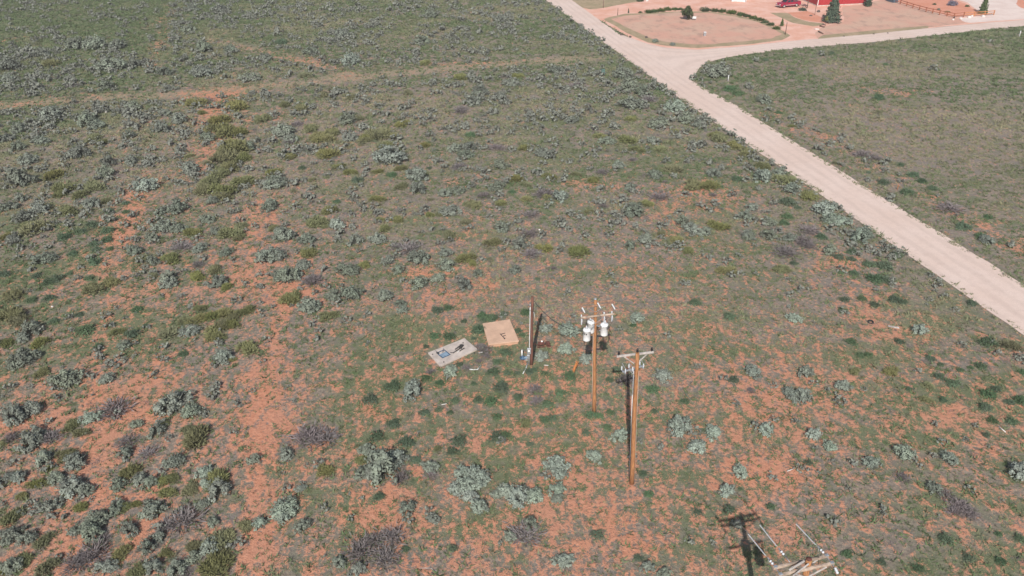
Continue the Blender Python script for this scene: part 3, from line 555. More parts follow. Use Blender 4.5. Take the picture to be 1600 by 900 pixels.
tile(1100, 600, 3, """40,225,90,B 240,195,60,B 290,210,80,B 325,165,50,B 425,175,55,B 510,235,70,B 585,290,65,B 520,300,40,B 935,320,90,B 970,345,50,S 1080,185,50,S 1115,265,50,B 1225,260,40,B 1070,330,50,S 1145,345,80,B 1270,195,40,S 1330,290,35,S 695,365,60,B 780,365,75,B 605,360,40,B 440,390,50,B 480,400,40,B 490,365,45,D 535,410,35,S 320,435,60,S 165,410,80,B 105,500,75,B 115,580,65,D 170,490,30,D 310,570,50,D 1080,485,90,S 1130,510,80,P 1200,560,110,P 1250,600,80,P 1170,590,70,P 1470,405,110,B 835,575,50,B 835,605,50,B 680,490,30,B 1130,720,70,D 1240,810,60,D 1390,825,60,D 670,790,60,D 830,830,50,D 150,660,70,S 40,740,45,B 1010,375,50,S 930,430,70,P 1350,165,50,D 1440,170,60,D 1320,235,40,D 1310,100,60,D 1000,860,60,D 1480,720,60,D 1380,700,40,D""")
tile(0, 0, 2, """35,205,70,S 130,165,50,S 350,205,80,S 420,200,50,S 240,140,70,S 300,140,70,S 370,140,60,S 160,195,50,Y 20,245,50,S 10,275,40,S 120,275,40,S 90,290,40,S 330,268,60,S 225,265,40,P 520,225,50,S 630,225,70,S 640,150,60,S 710,240,40,S 780,240,60,S 830,180,50,S 910,228,40,S 960,230,50,Y 1095,190,60,B 970,160,50,S 1070,105,60,S 1150,130,30,S 1220,190,30,S 880,130,40,D 870,95,40,S 690,30,60,S 600,25,50,S 590,90,50,S 720,155,50,S 1325,195,35,Y 1390,188,30,S 1300,165,40,S 1320,125,60,S 1380,90,40,S 1340,45,50,S 1440,60,40,S 1490,40,40,S 1560,60,50,S 1500,100,40,S 1400,150,40,S 1470,160,40,S 1560,150,40,S 1300,20,40,S 1220,30,40,S 1120,20,40,S 1040,30,40,S 1240,12,40,S 1010,295,40,Y 1040,300,30,S 1100,300,40,Y 1140,282,40,S 1230,260,30,S 1275,288,35,Y 1140,320,40,S 1285,320,35,S 1390,270,35,S 1440,240,40,Y 1500,285,60,S 1480,318,60,S 1560,300,50,S 1540,350,40,S 1440,345,40,P 1580,260,40,S 1255,385,45,Y 1195,330,30,S 1085,375,60,S 1120,370,30,Y 1135,395,40,S 1180,415,70,Y 1140,435,40,Y 1230,420,30,Y 1040,410,50,Y 1000,430,50,Y 1095,430,50,S 1200,450,45,Y 1330,450,30,Y 970,400,50,Y 160,355,80,S 120,350,40,S 310,330,40,S 420,335,50,S 370,350,40,S 275,375,70,S 300,390,60,S 510,400,60,S 400,420,50,S 220,410,40,S 120,385,30,Y 290,430,50,Y 320,445,40,Y 400,450,40,S 250,475,80,S 340,505,60,S 410,500,50,S 205,515,40,S 480,495,35,S 330,540,60,S 60,560,90,S 180,540,60,Y 120,530,40,S 90,500,60,S 60,460,50,S 20,430,50,S 130,440,50,S 60,400,60,S 460,580,70,B 595,525,65,S 290,580,60,Y 200,585,60,Y 590,485,30,Y 690,300,40,S 640,310,50,P 580,320,40,S 610,320,50,Y 740,330,70,Y 710,345,40,S 515,350,45,S 560,370,60,S 605,378,30,S 630,350,30,Y 690,375,60,Y 820,370,50,Y 650,430,50,S 620,415,40,S 700,405,80,Y 740,410,60,Y 790,290,25,S 830,300,40,S 890,325,40,Y 940,335,40,Y 905,310,30,S 930,385,40,P 885,410,70,S 850,440,40,S 905,440,40,P 1000,355,30,S 910,485,40,Y 1010,480,50,Y 860,570,70,S 740,460,90,Y 700,490,80,Y 760,490,60,Y 780,460,50,S 720,520,70,Y 690,540,60,Y 760,560,70,Y 660,560,60,Y 700,590,80,Y 640,590,60,Y 850,535,30,Y 730,440,50,Y""")
# plants round the pump vault, from the closest view
tile(660, 480, 7.26, """135,315,140,D 300,320,150,D 40,440,80,D 640,240,180,D 720,260,80,D 770,110,150,D 700,130,100,D 920,70,90,D 1170,50,110,D 1080,260,110,D 1130,310,90,D 950,500,160,D 840,610,110,D 800,720,160,D 580,350,60,D 470,150,80,D 1210,720,130,D 1270,700,90,D 1380,740,100,D 960,740,90,D 1070,740,90,D 900,870,150,D 200,850,100,D 40,790,120,D 580,860,80,D 320,720,170,B 290,800,80,B 1350,560,160,B 1400,240,160,B 310,410,60,Y 700,470,170,P 650,430,130,P 720,540,120,P 90,720,110,P 500,680,110,P 420,640,90,D 640,600,90,P""")

tile(640, 437, 3.478, """865,275,110,B 850,380,90,B 955,430,80,B 1180,540,100,P 1235,210,80,B 1215,245,40,D 1140,265,60,S 1405,300,60,B 1410,205,40,S 1375,520,95,B 1320,590,80,D 1085,540,50,D 1130,480,60,D 870,520,80,D 1550,115,80,D 1240,330,40,B 890,205,60,S 750,665,60,D 590,630,50,D 820,610,70,D 680,590,80,P 690,650,80,P""")
tile(1000, 547, 2.55, """155,305,100,B 85,385,50,S 225,385,75,B 10,490,40,D 35,570,45,D 200,760,45,B 30,860,60,S 95,885,60,S 60,240,40,D 180,200,40,D 230,640,40,D""")
def region(px, py):
    p = at(px, py)[:2]; a = np.array([p[0]]), np.array([p[1]])
    dl = float(dist_line(*a, rl)[0]); dr = float(dist_line(*a, rr)[0])
    right = px > np.interp(py, [q[1] for q in ROAD_R], [q[0] for q in ROAD_R])
    third = 'upper' if py < 200 else 'middle' if py < 330 else 'lower'
    if right and py < 470: return f'on the {third} far road verge' if dr < 8 else f'in the {third} grassy field beyond the road'
    if dl < 5: return f'on the {third} near road verge'
    for (x, y), nm in (((707, 552), 'beside the concrete slab'), ((783, 519), 'beside the tan vault lid'), ((830, 565), 'by the short dark pole'), ((928, 640), 'by the transformer pole'), ((987, 745), 'by the tall right pole')):
        if math.hypot(px - x, (py - y) * 1.4) < 56: return nm
    row = ('topmost field', 'brush above the track', 'brush below the track', 'distant brush', 'middle brush', 'brush behind the poles', 'pole-level ground', 'sandy foreground', 'bottom-edge foreground')
    i = int(np.searchsorted([70, 130, 200, 275, 360, 460, 600, 770], py))
    cols = ('far-left', 'left', 'left-central', 'central', 'right-central', 'right', 'far-right'); j = min(6, int(px / 228.6))
    return 'in the ' + cols[j] + ' ' + row[i]
LOOK = {'S': 'grey sagebrush', 'B': 'silver sagebrush', 'Y': 'yellowish rabbitbrush', 'D': 'dark weed clump', 'P': 'bare dead shrub'}
NEAR = {'S': 'a sagebrush', 'B': 'a sagebrush', 'Y': 'a rabbitbrush', 'D': 'a weed clump', 'P': 'a dead shrub'}
HGT = {'S': 1.0, 'B': 1.0, 'Y': 1.0, 'D': 1.0, 'P': .9}
keep = []
for px, py, wd, k in T:
    if px < -20 or px > 1620 or py > 915: continue
    keep.append((px, py, wd * mpp(px, py) * (1.35 if k == 'D' else 1.42 if k == 'B' else 1.24), wd, k))
by = {}
for e in keep: by.setdefault(NAME[e[4]], []).append(e)
LIMIT = 300; singles = []; rest = []
for nm, L in by.items():
    L.sort(key=lambda e: -e[3]); singles += L[:LIMIT]; rest += L[LIMIT:]
def base_of(px, py, wd): 
    p = at(px, py + wd * .16); return p
pos = np.array([at(e[0], e[1])[:2] for e in singles]); rad_ = np.array([e[2] / 2 for e in singles]); groups = {}
for i, e in enumerate(singles):
    d = np.hypot(*(pos - pos[i]).T) - rad_ - rad_[i]; d[i] = 99; j = int(np.argmin(d))
    size = 'big' if e[3] > 30 else 'middling' if e[3] > 19 else 'small'
    nb = f'by {NEAR[singles[j][4]]}' if d[j] < .15 else 'standing alone' if d[j] > 1.2 else f'near {NEAR[singles[j][4]]}'
    groups.setdefault(f'{size} {LOOK[e[4]]} {nb} {region(e[0], e[1])}', []).append(e)
for lab, L in groups.items():
    names = {}; k = L[0][4]
    if len(L) > 1:
        o_ = sorted(L, key=lambda e: e[0]); W_ = ('leftmost', 'second', 'third', 'fourth', 'fifth', 'sixth', 'seventh', 'eighth', 'ninth', 'tenth')
        for i, e in enumerate(o_): names[id(e)] = ('leftmost ' if i == 0 else 'rightmost ' if i == len(o_) - 1 else W_[i] + '-from-left ')
    for e in L:
        px, py, wm, wd, _ = e; rng = random
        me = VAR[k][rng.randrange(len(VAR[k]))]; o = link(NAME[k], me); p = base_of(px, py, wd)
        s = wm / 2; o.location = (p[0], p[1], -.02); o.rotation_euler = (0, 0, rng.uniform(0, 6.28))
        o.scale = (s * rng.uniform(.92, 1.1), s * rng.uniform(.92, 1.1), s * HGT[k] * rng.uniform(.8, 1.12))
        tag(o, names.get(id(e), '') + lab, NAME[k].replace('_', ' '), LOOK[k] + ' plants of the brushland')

def scatter(name, m, protos, X_, Y_, S_, label, zf=1.0, tint_gain=None, tilt=.15):
    """one stuff object: copies of small prototype shapes merged with numpy"""
    rng = np.random.default_rng(len(X_)); n = len(X_); idx = rng.integers(0, len(protos), n); ang = rng.uniform(0, 6.28, n)
    VV = []; FF = []; TT = []; off = 0
    for q, (V, Fq, Tt) in enumerate(protos):
        sel = np.where(idx == q)[0]
        if len(sel) == 0: continue
        c, s = np.cos(ang[sel])[:, None], np.sin(ang[sel])[:, None]; sc = S_[sel][:, None]
        x = (V[None, :, 0] * c - V[None, :, 1] * s) * sc + X_[sel][:, None]; y = (V[None, :, 0] * s + V[None, :, 1] * c) * sc + Y_[sel][:, None]
        z = np.repeat(V[None, :, 2], len(sel), 0) * sc * zf - .01
        VV.append(np.stack([x, y, z], -1).reshape(-1, 3)); k = len(V)
        FF.append((Fq[None] + (np.arange(len(sel)) * k)[:, None, None]).reshape(-1, Fq.shape[1]) + off); off += k * len(sel)
        if tint_gain is None: TT.append(np.tile(Tt, len(sel)))
        else: TT.append((tint_gain[sel][:, None] * np.ones(k)[None] + (Tt[None] - .5) * .3).ravel())
    me = mesh_np(name, [(np.concatenate(VV), np.concatenate(FF), np.concatenate(TT))], m)
    return tag(link(name, me), label=label, kind='stuff')
def merge(parts):
    V = np.concatenate([p[0] for p in parts]); off = np.cumsum([0] + [len(p[0]) for p in parts[:-1]])
    return V, np.concatenate([p[1] + o for p, o in zip(parts, off)]), np.concatenate([p[2] for p in parts])
SMALL = {'S': [merge(sage(np.random.default_rng(900 + i), 9, 5, .8, .34, 1)) for i in range(8)], 'B': [], 'Y': [merge(rabbit(np.random.default_rng(930 + i), 90)) for i in range(5)],
         'D': [merge(weed(np.random.default_rng(950 + i), 70)) for i in range(5)], 'P': [merge(twigs(np.random.default_rng(970 + i), 60)) for i in range(5)]}

def lookup(A, x, y):
    A = A.reshape(ny, nx); i = np.clip(np.searchsorted(gx, x) - 1, 0, nx - 2); j = np.clip(np.searchsorted(gy, y) - 1, 0, ny - 2)
    a = (x - gx[i]) / (gx[i + 1] - gx[i]); b = (y - gy[j]) / (gy[j + 1] - gy[j])
    return (A[j, i] * (1 - a) + A[j, i + 1] * a) * (1 - b) + (A[j + 1, i] * (1 - a) + A[j + 1, i + 1] * a) * b
# ---- lesser brush between the surveyed plants
def free(x, y, spill=0.0):
    """ground outside roads, yard, slab and vault and inside the view"""
    m = ~inpoly(x, y, road_poly) & ~inpoly(x, y, side_poly) & ~inpoly(x, y, YARD)
    if spill: m |= (np.minimum(dist_line(x, y, rl), dist_line(x, y, rr)) < spill * fbm(x * .4, y * .4, 3)) & ~inpoly(x, y, side_poly) & (y < 130)
    for c, r in (((707, 551), 2.3), ((783, 519), 1.9)):
        q = at(*c)[:2]; m &= np.hypot(x - q[0], y - q[1]) > r
    return m
def in_view(x, y, mar=60):
    dx, dy, dz = x, y, -H
    zc = dy * fw[1] + dz * fw[2]; u = 800 + F * (dx * RT[0] + dy * RT[1] + dz * RT[2]) / zc; v = 450 - F * (dx * UP[0] + dy * UP[1] + dz * UP[2]) / zc
    return (u > -mar) & (u < 1600 + mar) & (v > -mar) & (v < 900 + mar * 1.5), u, v
def candidates(n, seed, spill=0.0):
    """points spread evenly over the visible ground, denser near the camera in proportion to what one can see"""
    rng = np.random.default_rng(seed); y = 24 + (250 - 24) * rng.uniform(0, 1, n) ** 1.0; x = rng.uniform(-1, 1, n) * (y * .66 + 28)
    k = (y * .66 + 28); keep_ = rng.uniform(0, 1, n) < k / k.max(); x, y = x[keep_], y[keep_]; v, u_, v_ = in_view(x, y)
    x, y, u_, v_ = x[v], y[v], u_[v], v_[v]; f = free(x, y, spill); return x[f], y[f], u_[f], v_[f]
cx, cy, cu, cv = candidates(56000, 5)
right = cu > np.interp(cv, [q[1] for q in ROAD_R], [q[0] for q in ROAD_R]); right &= cv < 470
far = np.clip((470 - cv) / 300, 0, 1); trk = lookup(Tg, cx, cy)
clus = fbm(cx * .09, cy * .09, 5); rng = np.random.default_rng(3)
left = np.clip((620 - cu) / 500, 0, 1)
pS = (.15 + .25 * far + .36 * left + .14 * np.clip((470 - cv) / 60, 0, 1) * np.clip((cv - 130) / 60, 0, 1)) * np.clip((fbm(cx * .22, cy * .22, 5) - .36) * 5, .10, 1.5) * np.where(right, .012, 1) * np.where((cv < 75) & (cu < 265), .3, 1) * (1 - np.clip(trk * 1.9, 0, 1))
pS *= np.clip(1.25 - .6 * lookup(Sg, cx, cy), .3, 1.2)
pS = np.where(dist_line(cx, cy, rl) < 4.5, np.maximum(pS * 2.2, .34), pS); pS = np.where(right & (dist_line(cx, cy, rr) < 7), np.maximum(pS, .14), pS)
pS *= np.where((cv > 470) & (cu > 520), .45, 1)
u = rng.uniform(0, 1, len(cx)); sS = u < pS
sz = rng.uniform(.18, .78, len(cx)) ** 1.25 * (1 + .8 * far)
RX = np.array([base_of(e[0], e[1], e[3])[0] for e in rest if e[4] in 'SB']); RY = np.array([base_of(e[0], e[1], e[3])[1] for e in rest if e[4] in 'SB']); RS = np.array([e[2] / 2 for e in rest if e[4] in 'SB'])
LM['S2'] = leaf_mat('lesser_sagebrush_leaf', (.078, .078, .066), (.175, .19, .15))
scatter('small_sagebrush', LM['S2'], SMALL['S'], np.r_[cx[sS], RX], np.r_[cy[sS], RY], np.r_[sz[sS], RS], 'many lesser grey sagebrush scattered across the brushland')
sP = (u > .45) & (u < .45 + .16 * np.clip((fbm(cx * .06, cy * .06, 41) - .42) * 5, .1, 1.4) * np.where(right, np.where((cv > 86) & (cv < 112) & (cu > 1150), 1.5, .25), 1) + .12 * left)
scatter('dry_brush', LM['P'], SMALL['P'], cx[sP], cy[sP], sz[sP] * .9, 'low grey dead brush between the sagebrush', zf=.6)
pD = np.where((cv > 520) & (cv < 760) & (cu > 480) & (cu < 1100), .05, .02) + .06 * np.clip((fbm(cx * .05, cy * .05, 60) - .45) * 6, 0, 1.3); sD = (u > .75) & (u < .75 + pD)
scatter('small_weeds', LM['D'], SMALL['D'], cx[sD], cy[sD], sz[sD] * .75, 'small dark green weeds scattered over the sand', zf=.8)
sY = (u > .93) & (u < .93 + .03 * np.clip((fbm(cx * .04, cy * .04, 90) - .42) * 6, 0.05, 1.3) * np.where(right, .05, 1))
scatter('small_rabbitbrush', LM['Y'], SMALL['Y'], cx[sY], cy[sY], sz[sY] * .8, 'small yellow-green rabbitbrush among the sagebrush')
# ---- grass tussocks
tx, ty, tu, tv = candidates(1500000, 11, 1.1)
s_, g_ = lookup(Sg, tx, ty), lookup(Gg, tx, ty); rng = np.random.default_rng(8); n1 = fbm(tx * .5, ty * .8, 21); n2 = fbm(tx * 1.7, ty * 1.7, 22)
pr = np.clip((1.0 - np.clip(s_, 0, 1) * .5) * (1 - .75 * lookup(Tg, tx, ty)) * np.clip((n1 * .5 + n2 * .5 - .32) * 4.5, .06, 1), 0, 1) * 1.0
onroad = np.minimum(dist_line(tx, ty, rl), dist_line(tx, ty, rr)) < .35; pr[onroad] *= .9
pr *= np.where(ty > 100, .42, .80)
ok = rng.uniform(0, 1, len(tx)) < pr; tx, ty, s_, g_, n1 = tx[ok], ty[ok], s_[ok], g_[ok], n1[ok]
gt = np.clip(.66 - g_ * 1.0 + (fbm(tx * .18, ty * .18, 33) - .5) * 1.3 - (fbm(tx * .05, ty * .09, 35) - .5) * 1.6 + rng.normal(0, .18, len(tx)), 0, 1)
big = rng.choice([.8, 1, 1, 1.4, 1.8], len(tx)); gt = np.where(big > 1.2, gt * .55, gt)
tp = [tussock(np.random.default_rng(50 + i), 6) for i in range(10)]
scatter('grass', LM['G'], tp, tx, ty, rng.uniform(.12, .24, len(tx)) * big * (1 + ty / 260) * np.where(ty > 100, 1.35, 1.08), 'short dry and green grass tufts over the sand', zf=.8, tint_gain=gt)
print('singles', len(singles), 'rest', len(rest), {k: len(v) for k, v in by.items()}, 'fill', sS.sum(), sP.sum(), sD.sum(), sY.sum(), 'grass', len(tx))

# ------------------------------------------------------------------ utility poles
SH = np.array([.16, 1.215, 0.0])                      # ground shadow cast per metre of height
class Pole:
    def __init__(s, base, top):
        s.b = np.array([*base[:2], 0.0]); s.t = np.array(top, float); s.o = None
    def ax(s, z): return s.b + (s.t - s.b) * (z / s.t[2])
    def zat(s, py):
        lo, hi = 0.0, s.t[2] + 2
        for _ in range(50):
            m = (lo + hi) / 2
            if pix(s.ax(m))[1] > py: lo = m
            else: hi = m
        return lo
    def l(s, p): return np.array(p, float) - s.b           # local coordinates under the pole's empty
def lean_pole(bpx, tpx):
    b = at(*bpx); d = ray(*tpx); k = b[1] / d[1]; return Pole(b, np.array([0, 0, H]) + d * k)
def shaft(p, parent, r0, r1, m, name='shaft'):
    n = 9; pts = []; 
    for i in range(n):
        z = p.t[2] * i / (n - 1); q = p.l(p.ax(z)); q[0] += .02 * math.sin(i * 1.1); pts.append(q)
    pts[0][2] -= .3
    mb = MB().tube(pts, [r0 + (r1 - r0) * i / (n - 1) for i in range(n)], 14); return mb.build(name, m, parent)
def pin_insulator(p, pos, parent, m, h=.26, r=.085, name='insulator'):
    mb = MB().lathe(p.l(pos), [(.022, -.04), (.022, .05), (r * .8, .055), (r, .08), (r * .7, .11), (r * .95, .15), (r * .55, .19), (r * .8, .22), (r * .45, h)], 10); return mb.build(name, m, parent)
def cutout(p, pos, parent, dirv):
    """fuse cutout hanging from an arm"""
    q = p.l(pos); d = Vector(dirv); d = d.normalized()
    o = MB().lathe(q + np.array([0, 0, -.52]), [(.035, 0), (.05, .04), (.03, .07), (.055, .12), (.03, .16), (.055, .22), (.03, .26), (.055, .32), (.03, .36), (.055, .42), (.035, .46)], 9).build('cutout', M['porcelain'], parent)
    f = np.array(d) * .11
    MB().tube([q + f + [0, 0, -.50], q + f * 1.5 + [0, 0, -.06]], .02, 7).build('fuse_tube', M['galv'], o)
    MB().bar(q + [0, 0, -.27], q - f * 1.2 + [0, 0, -.2], .03, .05).build('bracket', M['dark_steel'], o)
    return o
def transformer(pos, axis_pt, label, group):
    """white canister transformer with bushings; pos = centre of tank"""
    o = empty('transformer', pos, 0, label, 'transformer', group); o.scale = (1.0, 1.0, .95)
    v = np.array(axis_pt)[:2] - np.array(pos)[:2]; v = v / np.linalg.norm(v); a = math.atan2(v[1], v[0])
    MB().lathe((0, 0, -.46), [(.22, 0), (.25, .02), (.255, .06), (.255, .80), (.27, .81), (.27, .84), (.255, .86)], 18).build('tank', M['white_paint'], o)
    MB().lathe((0, 0, .40), [(.265, 0), (.265, .03), (.18, .09), (.06, .11)], 18).build('lid', M['white_paint'], o)
    MB().lathe((-v[0] * .06, -v[1] * .06, .47), [(.05, 0), (.05, .05), (.075, .06), (.04, .10), (.075, .13), (.04, .17), (.065, .20), (.025, .25), (.02, .30)], 10).build('bushing', M['porcelain'], o)
    sd = np.array([-v[1], v[0]])
    for k in (-1, 0, 1):
        c = -v * .26 + sd * .13 * k; MB().lathe((c[0], c[1], .20), [(.03, 0), (.045, .03), (.03, .06), (.02, .09)], 8, (-v[0], -v[1], 0)).build('terminal', M['dark_steel'], o)
    for z in (-.2, .25):
        MB().box((v[0] * .29, v[1] * .29, z), (.10, .16, .07), a, .01).build('hanger', M['galv'], o)
    for k in (-1, 1):
        c = sd * .26 * k; MB().box((c[0], c[1], .33), (.05, .05, .08), a, .008).build('lifting_lug', M['white_paint'], o)
    return o
def wire(name, a, b, sag, r, m, label, cat, group=None, n=24):
    a, b = np.array(a), np.array(b); pts = []
    for i in range(n + 1):
        t = i / n; q = a + (b - a) * t; q[2] -= sag * 4 * t * (1 - t); pts.append(q - a)
    o = MB().tube(pts, r, 6).build(name, m); o.location = a; return tag(o, label, cat, group)
PG = 'wooden power line poles'

# --- short dark pole with the meter
p1 = lean_pole((830, 569.5), (831.7, 463.6)); e1 = empty('utility_pole', p1.b, 0, 'short dark red-brown service pole with white conduit and meter box', 'utility pole', PG)
shaft(p1, e1, .13, .10, M['old_pole'])
off = np.array([-.17, -.06, 0])
MB().tube([p1.l(p1.ax(z)) + off * (1 - .15 * z / 6) for z in (0, 1.5, 3, 4.5, 5.4)], .035, 8).build('conduit', M['white_pvc'], e1)
zz = p1.zat(546)
mb = MB().box(p1.l(p1.ax(zz)) + [-.20, -.20, 0], (.30, .18, .52), 0, .02); mb.build('meter_box', M['galv'], e1)
mt = MB().lathe(p1.l(p1.ax(zz)) + [-.20, -.29, .06], [(.09, 0), (.095, .02), (.085, .09), (.03, .11)], 12, (0, -1, 0)).build('meter', M['lamp'], e1)
MB().box(p1.l(p1.ax(zz - .55)) + [-.24, -.18, 0], (.22, .14, .36), 0, .02).build('breaker_box', M['galv'], e1)
MB().lathe(p1.l(p1.ax(5.45)) + off * .86, [(.035, 0), (.06, .06), (.055, .14), (.02, .18)], 9).build('weatherhead', M['galv'], e1)
MB().tube([p1.l(p1.ax(5.5)) + [-.14, -.1, 0], p1.l(p1.ax(5.2)) + [-.3, -.2, 0], p1.l(p1.ax(5.05)) + [.05, -.22, 0], p1.l(p1.ax(5.6)) + [.14, .02, 0]], .018, 6).build('drip_loop', M['cable'], e1)
MB().tube([p1.l(p1.ax(4.9)) + [.13, -.05, 0], p1.l(p1.ax(4.6)) + [.2, -.1, 0], p1.l(p1.ax(4.2)) + [.16, -.08, 0]], .016, 6).build('spare_cable', M['white_pvc'], e1)
hs = at(824.6, 568); he = at(817, 584.5)
o = MB().tube([(0, 0, .10), tuple((he - hs) * .5 + [.05, 0, .03]), tuple((he - hs) + [0, 0, .035])], .04, 8).build('white_pipe', M['white_pvc']); o.location = hs
tag(o, 'white plastic pipe lying on the ground from foot of the short pole', 'pipe')

# --- transformer pole
p2 = lean_pole((928, 646), (930.3, 467)); e2 = empty('utility_pole', p2.b, 0, 'orange-brown pole carrying three white transformers and two crossarms', 'utility pole', PG)
shaft(p2, e2, .15, .095, M['pole'])
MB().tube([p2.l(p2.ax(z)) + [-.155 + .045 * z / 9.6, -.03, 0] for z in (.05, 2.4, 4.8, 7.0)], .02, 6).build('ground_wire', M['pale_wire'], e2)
z1 = p2.zat(475.0); z2 = p2.zat(491.3)
L1, R1 = at(903.3, 477.5, z1), at(956, 471.5, z1); ad2 = (R1 - L1) / np.linalg.norm(R1 - L1); nd2 = np.array([ad2[1], -ad2[0], 0])   # nd2 points to the camera side
c1 = p2.ax(z1)
def arm_ends(p, z, hl, hr, off, ad, nd): c = p.ax(z); return c - ad * hl + nd * off, c + ad * hr + nd * off
hl = abs((L1 - c1) @ ad2); hr = abs((R1 - c1) @ ad2)
for k in (-1, 1):
    a, b = arm_ends(p2, z1, hl, hr, .20 * k, ad2, nd2); MB().bar(p2.l(a), p2.l(b), .09, .12).build('crossarm', M['arm'], e2)
L2, R2 = at(906, 493.8, z2), at(958.5, 488.6, z2); c2 = p2.ax(z2)
a, b = arm_ends(p2, z2, abs((L2 - c2) @ ad2), abs((R2 - c2) @ ad2), .19, ad2, nd2); MB().bar(p2.l(a), p2.l(b), .085, .11).build('crossarm', M['arm_tan'], e2)
for s_ in (-1, 1):
    MB().bar(p2.l(c2 + ad2 * s_ * .62 + nd2 * .25 + [0, 0, -.05]), p2.l(c2 + nd2 * .14 + [0, 0, -.62]), .035, .02).build('brace', M['galv'], e2)
    MB().bar(p2.l(c1 + ad2 * s_ * .62 + nd2 * .26 + [0, 0, -.05]), p2.l(c1 + nd2 * .14 + [0, 0, -.55]), .035, .02).build('brace', M['galv'], e2)
for px in (906.3, 943.7, 956.7):
    t = (at(px, 492, z2) - c2) @ ad2; q = c2 + ad2 * t + nd2 * .29; cutout(p2, q, e2, nd2)
    MB().lathe(p2.l(c2 + ad2 * t + nd2 * .19 + [0, 0, .055]), [(.03, 0), (.06, .05), (.035, .09), (.055, .13), (.02, .18)], 9).build('arrester', M['porcelain'], e2)
MB().lathe(p2.l(p2.t) - [0, 0, .02], [(.118, 0), (.10, .05), (.03, .08)], 12).build('pole_cap', M['galv'], e2)
# transformers: height from the tank's own shadow
def from_shadow(pc, ps):
    best = None
    for z in np.linspace(2, 10, 400):
        q = at(*pc, z); g = q + SH * z - [0, 0, z]; e = abs(pix(g)[1] - ps[1])
        if best is None or e < best[0]: best = (e, z)
    return best[1]
zt = np.mean([from_shadow((916.8, 523), (919, 547)), from_shadow((944.3, 514.5), (941.7, 540))])
zt = float(np.clip(zt, p2.zat(524), p2.zat(510))); tc = p2.ax(zt)
TG = 'white pole-mounted transformers'
for (px, py), lab in (((916.8, 522.5), 'left white transformer can hung on the camera side of its pole'), ((944.0, 514.5), 'right white transformer can hung on the orange-brown pole'), ((923.3, 510.0), 'rear white transformer can half hidden behind the pole')):
    q = at(px, py, zt); transformer(q, tc, lab, TG)
    MB().bar(p2.l(tc + [0, 0, .1]), p2.l(q + (tc - q) * .3 + [0, 0, .1]), .06, .06).build('mount_arm', M['galv'], e2)
zb = p2.zat(528.5); cb = p2.ax(zb); qa, qb = at(921, 529, zb), at(953, 524.5, zb)
a_, b_ = cb + ad2 * ((qa - cb) @ ad2) - nd2 * .19, cb + ad2 * ((qb - cb) @ ad2) - nd2 * .19
MB().bar(p2.l(a_), p2.l(b_), .09, .12).build('transformer_rack', M['dark_steel'], e2)
for px, py in ((911, 535), (952, 531)):
    t = (at(px, 528, zb) - cb) @ ad2; q = cb + ad2 * t; MB().tube([p2.l(q + [0, 0, .5]), p2.l(q + nd2 * .05 + [0, 0, .1]), p2.l(q + nd2 * .1 + [0, 0, -.45])], .018, 6).build('lead_cable', M['cable'], e2)
for px in (906.3, 943.7, 956.7):
    t = (at(px, 492, z2) - c2) @ ad2; q = c2 + ad2 * t + nd2 * .3
    MB().tube([p2.l(q + [0, 0, -.5]), p2.l(q + (tc - q) * .15 + [0, 0, -.9]), p2.l(q * .55 + tc * .45 + [0, 0, .45])], .012, 6).build('fuse_lead', M['cable'], e2)

# --- tall right pole
p3 = lean_pole((987, 755), (995.8, 551.5)); e3 = empty('utility_pole', p3.b, 0, 'tallest orange-brown pole with grey crossarm and three black insulators', 'utility pole', PG)
shaft(p3, e3, .158, .11, M['pole'])
MB().tube([p3.l(p3.ax(z)) + [.150 - .04 * z / 10, -.06, 0] for z in (.05, 3, 6, 9)], .014, 6).build('ground_wire', M['pale_wire'], e3)
z3 = p3.zat(556.2); L3, R3 = at(965.5, 560.6, z3), at(1023.3, 553.6, z3); ad3 = (R3 - L3) / np.linalg.norm(R3 - L3); nd3 = np.array([ad3[1], -ad3[0], 0]); c3 = p3.ax(z3)
a3, b3 = arm_ends(p3, z3, abs((L3 - c3) @ ad3), abs((R3 - c3) @ ad3), -.19, ad3, nd3)
MB().bar(p3.l(a3), p3.l(b3), .10, .13).build('crossarm', M['arm_grey'], e3)
MB().bar(p3.l(c3 + ad3 * .78 - nd3 * .26 + [0, 0, -.06]), p3.l(c3 + ad3 * .1 - nd3 * .15 + [0, 0, -.62]), .06, .05).build('brace', M['arm_grey'], e3)
MB().bar(p3.l(c3 - ad3 * .78 - nd3 * .26 + [0, 0, -.06]), p3.l(c3 - ad3 * .1 - nd3 * .15 + [0, 0, -.62]), .06, .05).build('brace', M['arm_grey'], e3)
I3 = [a3 + ad3 * .12 + [0, 0, .08], p3.t + [0, 0, .04], b3 - ad3 * .12 + [0, 0, .08]]
for q in I3: pin_insulator(p3, q, e3, M['black_ins'])
